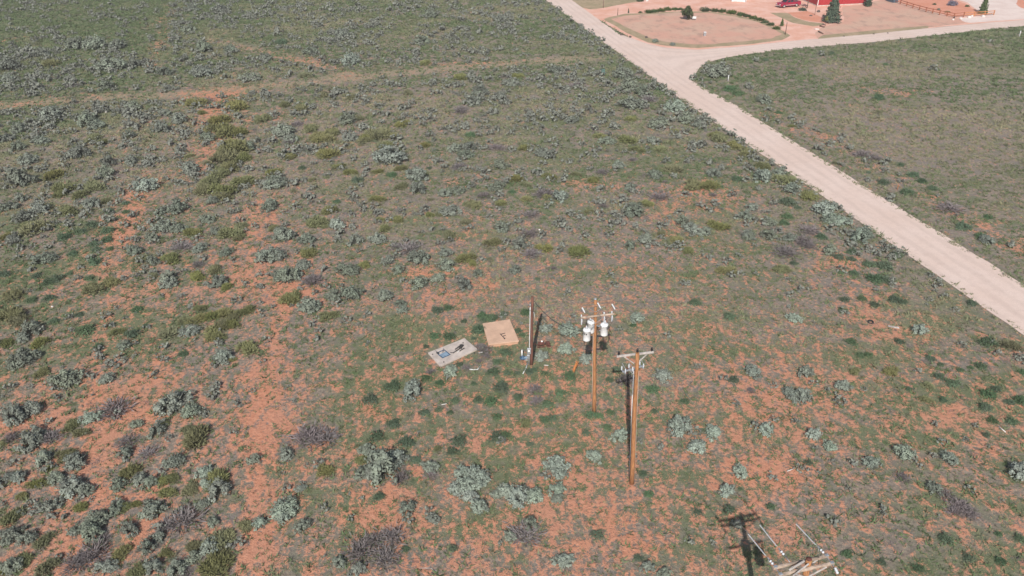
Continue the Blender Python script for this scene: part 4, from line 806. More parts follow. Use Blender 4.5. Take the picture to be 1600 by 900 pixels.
# gang switch on a steel bar below the arm
zs = p3.zat(578.5); cs = p3.ax(zs); la, ra = at(974.7, 584, zs), at(1007.5, 574.5, zs); sd3 = (ra - la) / np.linalg.norm(ra - la); sn3 = np.array([sd3[1], -sd3[0], 0])
la = cs + sd3 * ((la - cs) @ sd3) - sn3 * .2; ra = cs + sd3 * ((ra - cs) @ sd3) - sn3 * .2
sw = MB().bar(p3.l(la), p3.l(ra), .09, .09).build('switch_bar', M['galv'], e3)
for i, t in enumerate((.06, .40, .92)):
    q = la + (ra - la) * t
    for k in (-1, 1):
        MB().lathe(p3.l(q + sn3 * .16 * k + sd3 * .03 * k + [0, 0, .03]), [(.03, 0), (.055, .04), (.03, .07), (.06, .11), (.03, .15), (.055, .19), (.03, .23), (.02, .28)], 9).build('switch_insulator', M['porcelain'], sw)
    MB().bar(p3.l(q + sn3 * .18 + [0, 0, .31]), p3.l(q - sn3 * .20 + [0, 0, .33 + .16 * (i != 1)]), .03, .04).build('switch_blade', M['galv'], sw)
    MB().bar(p3.l(q + sn3 * .24), p3.l(q - sn3 * .24), .07, .05).build('switch_base', M['galv'], sw)
MB().bar(p3.l(cs + sd3 * -.35 - sn3 * .2 + [0, 0, -.04]), p3.l(cs - sn3 * .1 + [0, 0, -.55]), .04, .04).build('brace', M['galv'], e3)
MB().tube([p3.l(p3.ax(z)) + [-.2, -.05, 0] for z in (p3.zat(665), p3.zat(640), p3.zat(616))], .022, 7).build('conduit', M['white_pvc'], e3)
MB().tube([p3.l(p3.ax(z)) + [-.16, .1, 0] for z in (.3, 3, 6, zs)], .02, 6).build('switch_rod', M['galv'], e3)

# --- near pole at the bottom edge (its foot is outside the photograph)
t4 = at(1264, 873.5, 10.2); p4 = Pole(t4, t4); e4 = empty('utility_pole', p4.b, 0, 'nearest pole at bottom edge with double tan crossarms and white wire grips', 'utility pole', PG)
shaft(p4, e4, .165, .125, M['pole'])
z4 = 9.86; FL, FR, NR = at(1214, 896.5, z4), at(1301, 877, z4), at(1312, 885, z4); ad4 = (FR - FL) / np.linalg.norm(FR - FL); nd4 = np.array([ad4[1], -ad4[0], 0]); c4 = p4.ax(z4)
hl4, hr4 = abs((FL - c4) @ ad4), abs((FR - c4) @ ad4)
print('arm4', np.linalg.norm(FR - FL), (FR - c4) @ nd4, (NR - c4) @ nd4, (NR - c4) @ ad4, hr4, hl4)
print('arms', np.linalg.norm(R3 - L3), np.linalg.norm(R1 - L1), 'zt', zt, 'heights', p1.t[2], p2.t[2], p3.t[2], z1, z2, zs)
ends = {}
for k, nm in ((-1, 'far'), (1, 'near')):
    a, b = arm_ends(p4, z4, hl4, hr4, .20 * k, ad4, nd4); ends[nm] = (a, b)
    MB().bar(p4.l(a), p4.l(b), .10, .125).build('crossarm', M['arm_tan'], e4)
for s_ in (-1, 1):
    for k in (-1, 1):
        MB().bar(p4.l(c4 + ad4 * s_ * .75 + nd4 * .26 * k + [0, 0, -.06]), p4.l(c4 + nd4 * .15 * k + [0, 0, -.60]), .055, .045).build('brace', M['arm_grey'], e4)
# alley board bolted across the left half
MB().bar(p4.l(at(1233, 891, z4 + .08)), p4.l(at(1257, 876.5, z4 + .26)), .06, .09).build('arm_board', M['arm_grey'], e4)
MB().bar(p4.l(at(1239, 900, z4 + .08)), p4.l(at(1263.5, 881, z4 + .26)), .05, .07).build('arm_board', M['arm_grey'], e4)
MB().lathe(p4.l(p4.t), [(.128, 0), (.12, .02), (.04, .03)], 12).build('pole_cap', M['rust'], e4)
for s_ in (-hl4 + .1, hr4 - .1):
    for k in (-1, 1):
        MB().box(p4.l(c4 + ad4 * s_ + nd4 * .20 * k + [0, 0, .075]), (.16, .12, .04), math.atan2(ad4[1], ad4[0]), .008).build('end_plate', M['galv'], e4)
    MB().bar(p4.l(c4 + ad4 * s_ - nd4 * .34), p4.l(c4 + ad4 * s_ + nd4 * .34), .03, .03).build('through_bolt', M['galv'], e4)
    q = c4 + ad4 * s_ + nd4 * .42
    MB().lathe(p4.l(q), [(.03, 0), (.075, .04), (.035, .08), (.08, .13), (.035, .17), (.075, .22), (.03, .27)], 10, tuple(nd4 * .9 + np.array([0, 0, -.35]))).build('insulator', M['porcelain'], e4)
MB().tube([p4.l(c4 + ad4 * .05 - nd4 * .1 + [0, 0, .3]), p4.l(c4 + ad4 * .35 - nd4 * .05 + [0, 0, .32]), p4.l(c4 + ad4 * .62 - nd4 * .16 + [0, 0, .1])], .018, 6).build('jumper', M['cable'], e4)
MB().tube([p4.l(c4 + ad4 * (hr4 - .1) - nd4 * .5 + [0, 0, .02]), p4.l(c4 + ad4 * (hr4 - .3) - nd4 * .35 + [0, 0, -.35]), p4.l(c4 + ad4 * (hr4 - .5) + [0, 0, -.4])], .014, 6).build('jumper', M['cable'], e4)
# dead-end insulators, wire grips and wires towards the tall pole
starts = [ends['far'][0] + ad4 * .1 + [0, 0, .02], c4 - ad4 * .72 - nd4 * .22 + [0, 0, .12], ends['far'][1] - ad4 * .1 + [0, 0, .02]]
WL = ['left', 'middle', 'right']
for i, (s0, q1) in enumerate(zip(starts, I3)):
    q1 = q1 + [0, 0, .24]; d = q1 - s0; Lw = np.linalg.norm(d); sag = .45
    def wp(t, s0=s0, d=d): q = s0 + d * t; return q - np.array([0, 0, sag * 4 * t * (1 - t)])
    lead = .42 if i == 1 else .16
    t1, t2, t3 = lead / Lw, (lead + .36) / Lw, (lead + .55) / Lw; t4_ = t3 + 1.35 / Lw
    MB().tube([p4.l(s0), p4.l(wp(t1))], .018, 7).build('clevis_rod', M['galv'], e4)
    u = wp(t2) - wp(t1); u = u / np.linalg.norm(u)
    MB().lathe(p4.l(wp(t1)), [(.028, 0), (.028, .04), (.065, .055), (.065, .075), (.028, .09), (.028, .17), (.065, .185), (.065, .205), (.028, .22), (.022, .36)], 10, tuple(u)).build('strain_insulator', M['porcelain'], e4)
    MB().box(p4.l(wp(t2)) + [0, 0, 0], (.09, .05, .08), math.atan2(u[1], u[0]), .01).build('clamp', M['galv'], e4)
    MB().tube([p4.l(wp(t2)), p4.l(wp(t2)) + [.02, -.02, -.22]], .012, 6).build('clamp_tail', M['white_pvc'], e4)
    # two grip strands wound round the wire
    mb = MB(); ux = np.cross(u, [0, 0, 1]); ux /= np.linalg.norm(ux); uy = np.cross(u, ux)
    for ph in (0, math.pi):
        pts = []
        for j in range(90):
            t = t3 + (t4_ - t3) * j / 89; a = j / 89 * 2 * math.pi * 9 + ph; pts.append(p4.l(wp(t)) + (ux * math.cos(a) + uy * math.sin(a)) * .022)
        mb.tube(pts, .010, 5)
    mb.build('wire_grip', M['porcelain'], e4)
    o = wire('power_line', wp(t2), q1, sag * .93, .005, M['wire'], f'thin {WL[i]} bare wire from the nearest pole to the tall right pole', 'power line', 'bare wires between the poles', 30)
# lower arm and transformers of the near pole, outside the frame; their shadows fall inside it
def z_of_shadow(p, py):
    lo, hi = 0.0, p.t[2]
    for _ in range(40):
        m = (lo + hi) / 2; g = p.ax(m) + SH * m; g[2] = 0
        if pix(g)[1] > py: lo = m
        else: hi = m
    return lo
z5 = z_of_shadow(p4, 847); z6 = z_of_shadow(p4, 870); print('z5', z5, z6)
a, b = arm_ends(p4, z5, 1.2, 1.0, .19, ad4, nd4); MB().bar(p4.l(a), p4.l(b), .10, .12).build('crossarm', M['arm_tan'], e4)
for t in (.35, .85):
    cutout(p4, p4.ax(z5) + ad4 * t + nd4 * .3, e4, nd4)
for q, lab in ((p4.ax(z6) + ad4 * .62 + nd4 * .1, 'right white transformer of the nearest pole, seen by its shadow'), (p4.ax(z6) + ad4 * .2 - nd4 * .6, 'rear white transformer of the nearest pole, seen by its shadow')):
    transformer(q, p4.ax(z6), lab, 'transformers below the bottom edge')
# wires from the tall pole on to the transformer pole, with white strain insulators at their ends
for i, (px, py) in enumerate(((908.5, 478.6), (931.5, 469.0), (955.0, 473.0))):
    zz = z1 + .05 if i != 1 else p2.t[2] - .12
    q0 = I3[i] + [0, 0, .24]; cc = p2.ax(zz); e = at(px, py, zz); q1 = cc + ad2 * ((e - cc) @ ad2) + nd2 * .2
    d = q0 - q1; Lw = np.linalg.norm(d); u = d / Lw + np.array([0, 0, -4 * .4 / Lw]); u /= np.linalg.norm(u)
    MB().lathe(p2.l(q1 + u * .12), [(.02, 0), (.05, .03), (.055, .1), (.04, .16), (.055, .22), (.04, .30), (.055, .36), (.03, .5), (.02, .6)], 9, tuple(u)).build('strain_insulator', M['white_paint'], e2)
    MB().tube([p2.l(q1), p2.l(q1 + u * .14)], .018, 6).build('clevis_rod', M['galv'], e2)
    wire('power_line', q1 + u * .7, q0, .4, .005, M['wire'], f'thin {WL[i]} bare wire from the tall right pole to the transformer pole', 'power line', 'bare wires between the poles', 24)
# heavy black service cable between the short pole and the transformers
wire('service_cable', p1.ax(p1.t[2] - .38) + [.13, 0, 0], p2.ax(zt - .05) - ad2 * .72 + nd2 * .25, .75, .021, M['cable'], 'thick black service cable sagging from short dark pole to the transformers', 'cable')

# ------------------------------------------------------------------ slab, vault and the things beside the poles
def quad_prism(name, P, z0, z1, m, parent=None, origin=(0, 0), bev=.015):
    """block over four ground corners with slightly eased top edges"""
    P = np.array(P) - np.array(origin); c = P.mean(0); V = [(*p, z0) for p in P] + [(*p, z1 - bev) for p in P] + [(*(p + (c - p) / np.linalg.norm(c - p) * bev * 1.4), z1) for p in P]
    n = len(P); F_ = [tuple(reversed(range(n))), tuple(range(2 * n, 3 * n))]
    for k in range(2):
        for i in range(n): F_.append((k * n + i, k * n + (i + 1) % n, (k + 1) * n + (i + 1) % n, (k + 1) * n + i))
    return MB().add(V, F_).build(name, m, parent)
def rect_from(pxs):
    """nearest rectangle to four surveyed corners (ccw from near left)"""
    P = np.array([at(*p)[:2] for p in pxs]); c = P.mean(0); u = (P[1] - P[0]) + (P[2] - P[3]); u /= np.linalg.norm(u); v = np.array([-u[1], u[0]])
    hu = (abs((P - c) @ u)).mean(); hv = (abs((P - c) @ v)).mean()
    return np.array([c - u * hu - v * hv, c + u * hu - v * hv, c + u * hu + v * hv, c - u * hu + v * hv]), c, u, v, hu, hv
S4 = [(687, 575), (745, 547), (727, 530.5), (670, 552)]
SP, sc, su, sv, shu, shv = rect_from(S4); print('slab', shu * 2, shv * 2)
quad = np.array([at(*p)[:2] for p in S4]); SP = SP * .4 + quad * .6
es = empty('concrete_slab', (*sc, 0), 0, 'pale grey concrete slab set in the scrub left of the vault', 'concrete slab')
quad_prism('slab', SP, -.2, .14, M['concrete'], es, sc)
for px, py in ((676, 554), (723.5, 536), (693.5, 566), (741, 551.5)):
    q = at(px, py, .14); MB().lathe((q[0] - sc[0], q[1] - sc[1], .14), [(.05, -.02), (.05, .05), (.03, .07)], 8).build('lifting_ring', M['dark_steel'], es)
# blue hatch door standing ajar on the slab
q = at(693, 553.5, .14); a = math.atan2(su[1], su[0])
eh = empty('hatch_door', (q[0], q[1], .14), a, 'faded blue steel hatch lying in a dark frame on concrete slab', 'hatch')
MB().box((0, -.12, .035), (.62, .50, .035), 0, .008).build('door_panel', M['blue'], eh)
for (x, y, dx, dy) in ((-.36, .03, .05, .86), (.36, .03, .05, .86), (0, -.41, .77, .05), (0, .46, .77, .05)): MB().box((x, y, .03), (dx - .002, dy - .002, .06), 0, .006).build('frame_bar', M['blue2'], eh)
MB().bar((-.32, .2, .06), (-.48, .42, .34), .03, .03).build('stay_bar', M['dark_steel'], eh)
MB().bar((.02, .16, .08), (.28, .42, .26), .03, .03).build('stay_bar', M['dark_steel'], eh)
MB().box((-.34, .33, .10), (.16, .22, .06), .3, .01).build('latch_plate', M['dark_steel'], eh)
# valve fittings beside it
q = at(718, 546, .14); ev = empty('valve_assembly', (q[0], q[1], .14), a + .15, 'dark steel pipe fittings with hand lever lying on concrete slab', 'valve')
MB().tube([(-.75, -.05, .06), (.35, .05, .06)], .045, 8).build('pipe', M['dark_steel'], ev)
MB().tube([(-.25, .22, .05), (.55, .30, .06)], .06, 8).build('pipe', M['dark_steel'], ev)
MB().tube([(-.2, -.24, .05), (.35, -.2, .05)], .04, 8).build('pipe', M['dark_steel'], ev)
MB().tube([(.1, -.22, .06), (.16, .3, .06)], .04, 8).build('pipe', M['dark_steel'], ev)
MB().lathe((.3, .16, .02), [(.13, 0), (.13, .05), (.06, .06), (.06, .16), (.1, .17), (.1, .2)], 12).build('valve_body', M['dark_steel'], ev)
MB().box((.42, .12, .10), (.24, .12, .16), .2, .02).build('valve_block', M['dark_steel'], ev)
MB().bar((-.75, -.05, .09), (-.95, .08, .14), .05, .03).build('lever', M['dark_steel'], ev)
MB().box((-.30, -.16, .02), (.22, .06, .03), .2, .004).build('white_tag', M['white_pvc'], ev)
q = at(751, 552); o = MB().bar((-.16, -.03, .06), (.16, .03, .10), .08, .03).build('white_board', M['rock']); o.location = q; tag(o, 'short white board at the right corner of concrete slab', 'board')
# tan vault: low block wall under a flat overhanging lid
V4 = [(762.5, 541), (811, 537.5), (797.5, 503.5), (755.5, 510)]
zl = .34
VP = np.array([at(px, py, zl)[:2] for px, py in ((763, 538), (811, 532.6), (796.5, 498.7), (754, 505.3))]); vc = VP.mean(0)
evv = empty('pump_vault', (*vc, 0), 0, 'low tan block vault with a flat square lid', 'vault')
inner = vc + (VP - vc) * .955
quad_prism('wall', inner, -.2, .255, M['tan_edge'], evv, vc)
lid = quad_prism('lid', VP, .258, zl, M['tan_lid'], evv, vc, .01)
q = at(786, 525.5, zl); lx = q[:2] - vc; u = (VP[1] - VP[0]); ang = math.atan2(u[1], u[0]) + .1
hd = MB(); 
def rot(x, y): c, s = math.cos(ang), math.sin(ang); return (lx[0] + x * c - y * s, lx[1] + x * s + y * c)
for A, B in (((-.14, .42), (.02, -.38)), ((-.12, .30), (.28, .38)), ((.0, -.02), (.24, .06)), ((-.02, -.34), (.04, -.42))):
    hd.bar((*rot(*A), zl + .03), (*rot(*B), zl + .03), .05, .04)
hd.build('lid_handle', M['dark_steel'], lid)
hd = MB(); hd.box((*rot(.02, -.42), zl + .05), (.09, .09, .10), ang, .01); hd.build('lock', M['dark_steel'], lid)
# blue valve with a white pipe stub
q = at(817, 561); eb = empty('well_head', q, .3, 'blue well head fitting with an upright white pipe stub', 'well head')
MB().lathe((0, 0, 0), [(.20, 0), (.20, .10), (.26, .11), (.26, .16), (.10, .17), (.09, .30), (.03, .32)], 14).build('flange', M['blue2'], eb)
MB().box((.20, -.08, .12), (.30, .2, .2), .2, .03).build('pump_motor', M['blue'], eb)
MB().tube([(-.02, .15, 0), (-.02, .15, .78)], .06, 10).build('pipe_stub', M['white_pvc'], eb)
MB().tube([(.06, -.24, .05), (.42, -.35, .05)], .03, 8).build('hose', M['galv'], eb)
# rusty pump frame
q = at(849, 541); er = empty('rusty_pump', q, .1, 'rust-red pump frame with a white knob behind the short pole', 'pump')
for y in (-.16, .16): MB().bar((-.55, y, .06), (.6, y, .06), .08, .10).build('skid_rail', M['rust'], er)
MB().lathe((-.2, 0, .28), [(.15, -.25), (.17, -.22), (.17, .22), (.15, .25)], 12, (1, 0, 0)).build('motor', M['rust'], er)
MB().box((.35, 0, .25), (.34, .28, .30), .05, .03).build('gear_case', M['rust'], er)
MB().lathe((-.12, 0, .42), [(.03, 0), (.07, .04), (.08, .09), (.04, .14)], 10).build('knob', M['white_paint'], er)
# leaning orange post
q = at(893.5, 586); tp = at(901.5, 563.5, 0)
zt2 = 1.0; tp = at(901.5, 564, zt2)
eo = empty('broken_post', q, 0, 'splintered orange-brown post leaning by a weed clump', 'post')
MB().tube([(0, 0, -.1), tuple((tp - q) * .5 + [.02, 0, .0]), tuple(tp - q)], [.07, .11, .05], 7).build('post', M['orange_wood'], eo)
MB().bar(tuple((tp - q) * .45 + [.10, 0, 0]), tuple((tp - q) * .98 + [.13, .02, -.05]), .05, .03).build('splinter', M['orange_wood'], eo)
# loose pipes and boards on the ground
def litter(name, m, pts, r, label, cat):
    P = [at(*p) for p in pts]; o = MB().tube([p - P[0] + [0, 0, r + .01] for p in P], r, 8).build(name, m); o.location = P[0]; return tag(o, label, cat)
litter('white_pipe', M['white_pvc'], [(733.7, 578), (740, 578.6), (746, 578.2), (751.6, 571.5)], .045, 'bent white plastic pipe lying below the concrete slab', 'pipe')
litter('white_board', M['rock'], [(850, 571), (857, 571.6)], .028, 'pale slat lying right of the short dark pole', 'board')
litter('pale_stick', M['rock'], [(1560, 667), (1571, 676)], .035, 'pale bleached stick on red sand at the right edge', 'stick')
litter('pale_stick', M['rock'], [(1230, 737), (1239, 733.5)], .03, 'pale bleached stick on sand left of the silver sagebrush', 'stick')
litter('pale_stick', M['rock'], [(690, 633), (698, 631.5)], .03, 'short white stick between weed clumps below the slab', 'stick')
litter('pale_stick', M['arm_grey'], [(655, 888), (672, 888), (683, 893)], .016, 'crooked pale stick at the bottom edge', 'stick')
o = MB().bar((-.40, .12, .06), (.40, -.16, .05), .22, .05).build('weathered_board', M['arm_grey']); o.location = at(1396, 511.5); tag(o, 'grey weathered board half buried near the road', 'board')
o = MB()
o.tube([(.20 * math.cos(a), .20 * math.sin(a), .02) for a in np.linspace(0, 6.283, 17)], .075, 8, caps=False); o = o.build('old_tyre', M['rubber']); o.location = at(1360, 503.5); o.rotation_euler = (.25, -.2, 0); tag(o, 'old black tyre half sunk in red sand near the road', 'tyre')
def rock(px, py, r, label, m='rock', sq=.65, seed=0):
    rng = np.random.default_rng(seed); bm = bmesh.new(); bmesh.ops.create_icosphere(bm, subdivisions=2, radius=1)
    for v in bm.verts: v.co = v.co * float(.75 + .5 * fbm(np.array([v.co.x * 1.4 + seed]), np.array([v.co.y * 1.4 + v.co.z]), seed)[0])
    me = bpy.data.meshes.new('rock'); bm.to_mesh(me); bm.free(); me.materials.append(M[m]); o = link('rock', me); o.location = at(px, py); o.location.z = r * sq * .5
    o.scale = (r, r * .8, r * sq); o.rotation_euler = (0, 0, seed); return tag(o, label, 'rock')
rock(166, 175.5, .22, 'white rock in the far-left brush', seed=1); rock(843, 359.5, .13, 'small white rock in the middle brush', seed=2); rock(82, 479.5, .11, 'small white rock among weeds at far left', seed=3)

# ------------------------------------------------------------------ homestead beyond the roads
def at3(px, py): p = at(px, py); return p
def crown_mesh(name, kind, seed, n=700, leaf=.28):
    rng = np.random.default_rng(seed)
    if kind == 'cone':          # conifer: radius falls with height, boughs in whorls, unit height
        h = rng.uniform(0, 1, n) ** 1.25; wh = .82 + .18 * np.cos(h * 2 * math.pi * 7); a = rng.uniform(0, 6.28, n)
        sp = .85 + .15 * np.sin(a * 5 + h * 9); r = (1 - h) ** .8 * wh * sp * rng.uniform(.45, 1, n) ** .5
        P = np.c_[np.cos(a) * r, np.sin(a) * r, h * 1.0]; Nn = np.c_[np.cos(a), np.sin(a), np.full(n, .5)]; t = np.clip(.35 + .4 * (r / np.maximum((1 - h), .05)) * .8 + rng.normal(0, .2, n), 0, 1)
    else:                       # rounded crown made of clumps with gaps
        k = 22; d = norm(rng.normal(0, 1, (k, 3))); C = d * rng.uniform(.35, .78, (k, 1)) * [1, 1, .5] + [0, 0, .52]; b = rng.uniform(.2, .9, k)
        i = rng.integers(0, k, n); u = norm(rng.normal(0, 1, (n, 3))); P = C[i] + u * rng.uniform(.12, .30, (n, 1)) * [1, 1, .6]; Nn = u + [0, 0, .4]; t = np.clip(b[i] + rng.normal(0, .15, n), 0, 1)
    return [leaves(rng, P, Nn, leaf, t, .5)]
def scaled(parts, sx, sy, sz, z0=0):
    return [(p[0] * [sx, sy, sz] + [0, 0, z0], p[1], p[2]) for p in parts]
def tree(name, px, py, wid, hgt, kind, m, label, cat, trunk=.25, seed=1, n=800, leaf=.26, tr=.12, group=None):
    o = empty(name, at(px, py), 0, label, cat, group); r = wid / 2; th = hgt * trunk
    MB().tube([(0, 0, -.1), (tr * .3, 0, th), (tr * .2, .1 * tr, hgt * .75)], [tr, tr * .8, tr * .25], 8).build('trunk', M['bark'], o)
    for k in range(5):
        a = k * 2.4 + seed; z = th + (hgt - th) * (.12 + .13 * k); MB().tube([(0, 0, z), (math.cos(a) * r * .6, math.sin(a) * r * .6, z + r * .35)], [tr * .35, tr * .1], 5).build('limb', M['bark'], o)
    parts = crown_mesh('crown', kind, seed, n, 1.0)
    V, Fq, t = parts[0]; rng = np.random.default_rng(seed)
    c = V.reshape(-1, 4, 3); ctr = c.mean(1, keepdims=True); off = (c - ctr) * leaf * 1.0        # leaves keep their size whatever the crown's
    V2 = (ctr * [r, r, hgt - th] + off + [0, 0, th]).reshape(-1, 3)
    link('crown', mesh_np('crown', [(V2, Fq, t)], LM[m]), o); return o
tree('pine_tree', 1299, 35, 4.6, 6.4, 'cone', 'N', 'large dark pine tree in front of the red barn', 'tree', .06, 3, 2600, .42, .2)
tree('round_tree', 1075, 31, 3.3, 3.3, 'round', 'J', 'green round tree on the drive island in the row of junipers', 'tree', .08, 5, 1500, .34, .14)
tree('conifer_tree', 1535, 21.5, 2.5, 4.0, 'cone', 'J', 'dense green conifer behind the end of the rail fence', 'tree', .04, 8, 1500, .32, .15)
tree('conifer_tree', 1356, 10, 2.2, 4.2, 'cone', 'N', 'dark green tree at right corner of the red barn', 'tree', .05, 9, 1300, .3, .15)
tree('open_tree', 1261, 13, 2.6, 4.4, 'round', 'S', 'thin grey-green tree between dark red pickup and pine', 'tree', .4, 10, 420, .3, .10)
tree('young_tree', 1289.5, 41, 1.0, 2.0, 'round', 'Y', 'yellow-green sapling on a thin trunk before the pine', 'tree', .5, 12, 260, .24, .04)
tree('small_conifer', 1221.5, 41, 1.15, 1.55, 'cone', 'J', 'small cone-shaped conifer by the brown drive post', 'tree', .14, 13, 420, .2, .05)
tree('small_conifer', 982, 20.5, .5, 1.0, 'cone', 'N', 'tiny dark cone-shaped conifer at left end of island', 'tree', .1, 14, 260, .14, .04)
JV = [mesh_np('juniper_shrub', [merge(scaled(rabbit(np.random.default_rng(300 + i), 420), 1, 1, .8)), merge(scaled(weed(np.random.default_rng(310 + i), 380), .95, .95, 1.3))], LM['J']) for i in range(4)]
JU = [(1000.5, 20, 6.5), (1013, 19.5, 12), (1022.5, 18.5, 11), (1032, 17.5, 12), (1042.5, 15.8, 13), (1054, 15.5, 11), (1063, 15.3, 9), (1100, 17, 15), (1116, 18, 13), (1129, 19, 14), (1143, 21, 15), (1157, 24.5, 14), (1168, 26.5, 12), (1178, 29, 12), (1187.5, 32, 12), (1196.5, 36, 11), (1205, 39.5, 12), (1213.5, 45, 12)]
NUM = ['leftmost', 'second', 'third', 'fourth', 'fifth', 'sixth', 'seventh', 'eighth', 'ninth', 'tenth', 'eleventh']
for i, (px, py, wd) in enumerate(JU):
    o = link('juniper_shrub', JV[i % 4]); o.location = at(px, py); s_ = wd * mpp(px, py) * .74; o.scale = (s_, s_, s_ * .75); o.rotation_euler = (0, 0, i * 1.9)
    side, k = ('left', i) if i < 7 else ('right', i - 7)
    tag(o, f'{NUM[k]} dark green juniper in the row {side} of the island tree', 'shrub', 'junipers edging the drive island')
def bush(px, py, wd, kind, label, hz=1.0, m=None, cat='shrub'):
    me = VAR[kind][int(px) % 8]
    if m: me = me.copy(); me.materials[0] = LM[m]; me.name = 'garden_shrub'
    o = link('garden_shrub', me); o.location = at(px, py); s_ = wd * mpp(px, py) / 2; o.scale = (s_, s_, s_ * hz); return tag(o, label, cat)
bush(1487.5, 8.5, 20, 'D', 'round grey-violet bush in the fenced red garden', 1.5, 'V')
bush(1460, 7.5, 8, 'D', 'small green bush left of the violet bush', 1.2, 'J'); bush(1466.5, 15.5, 7, 'S', 'small grey bush behind the fence rails'); bush(1480, 19.5, 8, 'Y', 'small olive bush near the fence corner')
bush(1511, 10.5, 9, 'D', 'small green bush right of the violet bush', 1.2, 'J'); bush(1254, 16.5, 17, 'D', 'dark spreading shrub right of the dark red pickup', 1.1, 'N')
bush(1000, 2, 17, 'D', 'green bush at top edge beyond the drive', 1.3, 'J'); bush(1023.5, 66, 14, 'B', 'grey-green sagebrush on the front rim of the island'); bush(1051, 70.5, 14, 'B', 'flat grey-green shrub on the road edge of island', .7)
rock(1011, 2, .4, 'white rock beside the top-edge bush', seed=4)
for i, (px, py) in enumerate(((971, 55), (984.5, 58.5), (1010, 59))): rock(px, py, .35, ['left', 'middle', 'right'][i] + ' dark rock on the left rim of island', 'dark_rock', seed=10 + i)
for i, (px, py, r) in enumerate(((1489, 31.5, .32), (1501, 29.6, .34), (1514, 28, .42), (1518.5, 26, .34), (1536, 26.5, .40))):
    rock(px, py, r, ['leftmost', 'second', 'third', 'fourth', 'rightmost'][i] + ' white boulder along the foot of the corner fence', seed=20 + i)
rock(1267, 25, .35, 'dark rock left of the pine', 'dark_rock', .5, 31); rock(1279, 19, .45, 'dark rock heap behind the pine', 'dark_rock', .7, 32); rock(1314, 31, .3, 'brown stone right of the pine', 'dark_rock', .6, 33)
for i, (x, y) in enumerate(((1365, 53.5), (1318.5, 57), (1387, 52))): rock(x, y, .22, ['middle', 'left', 'right'][i] + ' small dark stone on the straw strip by the road', 'dark_rock', .5, 40 + i)
def log(pa, pb, r, m, label, name='log'):
    A, B = at(*pa), at(*pb); o = MB().tube([(0, 0, r), tuple((B - A) * .5 + [0, 0, r]), tuple(B - A + [0, 0, r])], [r, r * 1.1, r * .8], 8).build(name, M[m]); o.location = A; return tag(o, label, name.split('_')[-1])
log((1281, 41.5), (1288, 43.3), .16, 'post', 'dark log lying just below the pine'); log((1279, 50.2), (1286, 53.6), .14, 'post', 'dark log lying at mouth of the second drive')
log((1272.5, 46.3), (1280, 46.8), .12, 'rock', 'pale white log between the two dark logs')
def post(px, py, h, r, m, label, name='post', cat='post'):
    o = MB().tube([(0, 0, -.2), (.01, 0, h * .5), (.02, .01, h)], [r, r, r * .85], 9).build(name, M[m]); o.location = at(px, py); return tag(o, label, cat)
post(1227, 54, 2.35, .075, 'post', 'tall brown post at right tip of the island'); post(965, 24, 1.6, .07, 'post', 'brown post at the left tip of the island'); post(942.5, 12.5, 2.0, .07, 'post', 'brown post on the verge at top of the gravel road')
post(1273, 23.5, 2.6, .05, 'post', 'thin dark pole standing left of the pine')
post(1137.5, 126.5, .95, .075, 'white_pvc', 'white marker post in the sagebrush inside the road bend', 'marker_post', 'marker'); post(1592.5, 57, 1.1, .075, 'white_pvc', 'white marker post at right end of the side road', 'marker_post', 'marker')
post(1402, 296, .55, .05, 'orange_wood', 'short rusty stake on the far road verge', 'stake', 'stake')
# cabinets
def cabinet(px, py, w_, d_, h, m, lidm, label):
    o = empty('utility_box', at(px, py), .1, label, 'utility box'); MB().box((0, 0, h / 2 - .05), (w_, d_, h), 0, .03).build('body', M[m], o); MB().box((0, 0, h - .02), (w_ * 1.12, d_ * 1.12, .07), 0, .02).build('lid', M[lidm], o); return o
cabinet(1101, 56, .45, .4, .75, 'galv', 'white_paint', 'grey utility box with a white lid on the dry island')
cabinet(942, 117, .55, .45, .95, 'teal', 'teal', 'dull green utility box in the brush left of the road')
# white garden bench by the tree
ob = empty('garden_bench', at(1084.5, 31.5), -.3, 'white garden bench beside the round island tree', 'bench'); ob.scale = (.8, .8, .8)
for i in range(4): MB().box((0, -.18 + i * .13, .44), (1.0, .10, .03), 0, .006).build('seat_slat', M['white_paint'], ob)
for i in range(3): MB().box((0, .30 + i * .03, .56 + i * .15), (1.0, .03, .11), 0, .006).build('back_slat', M['white_paint'], ob)
for x in (-.42, .42):
    MB().box((x, -.2, .21), (.06, .06, .42), 0, .006).build('leg', M['galv'], ob); MB().bar((x, .26, 0), (x, .38, .95), .06, .06).build('leg', M['galv'], ob); MB().bar((x, -.22, .62), (x, .3, .64), .06, .04).build('armrest', M['white_paint'], ob)
# rail fence
FP = [(1376, -3), (1386, .3), (1396, 3.5), (1406.5, 6.8), (1416.3, 9.8), (1426, 13.0), (1436.2, 15.8), (1446.7, 18.6), (1456.8, 21), (1467.7, 23.3), (1479.3, 25.6), (1490.5, 27.8), (1505.5, 26.4), (1522, 25.6), (1537.8, 24.8), (1552.5, 23.4)]
fb = np.array([at(*p) for p in FP]); of = empty('rail_fence', fb[11], 0, 'two-rail brown wooden fence turning the corner of the red garden', 'fence'); fl = fb - fb[11]
for i, p in enumerate(fl):
    mm = M['fence_light'] if i >= 13 else M['fence']; MB().box(p + [0, 0, .48], (.15, .15, 1.06), .4, .02).build('post', mm, of)
    if i + 1 < len(fl):
        q = fl[i + 1]; d = (q - p) / np.linalg.norm(q - p)
        for z in (.42, .88): MB().bar(p + d * .075 + [0, 0, z], q - d * .075 + [0, 0, z], .05, .13).build('rail', M['fence_light'] if i >= 12 else M['fence'], of)
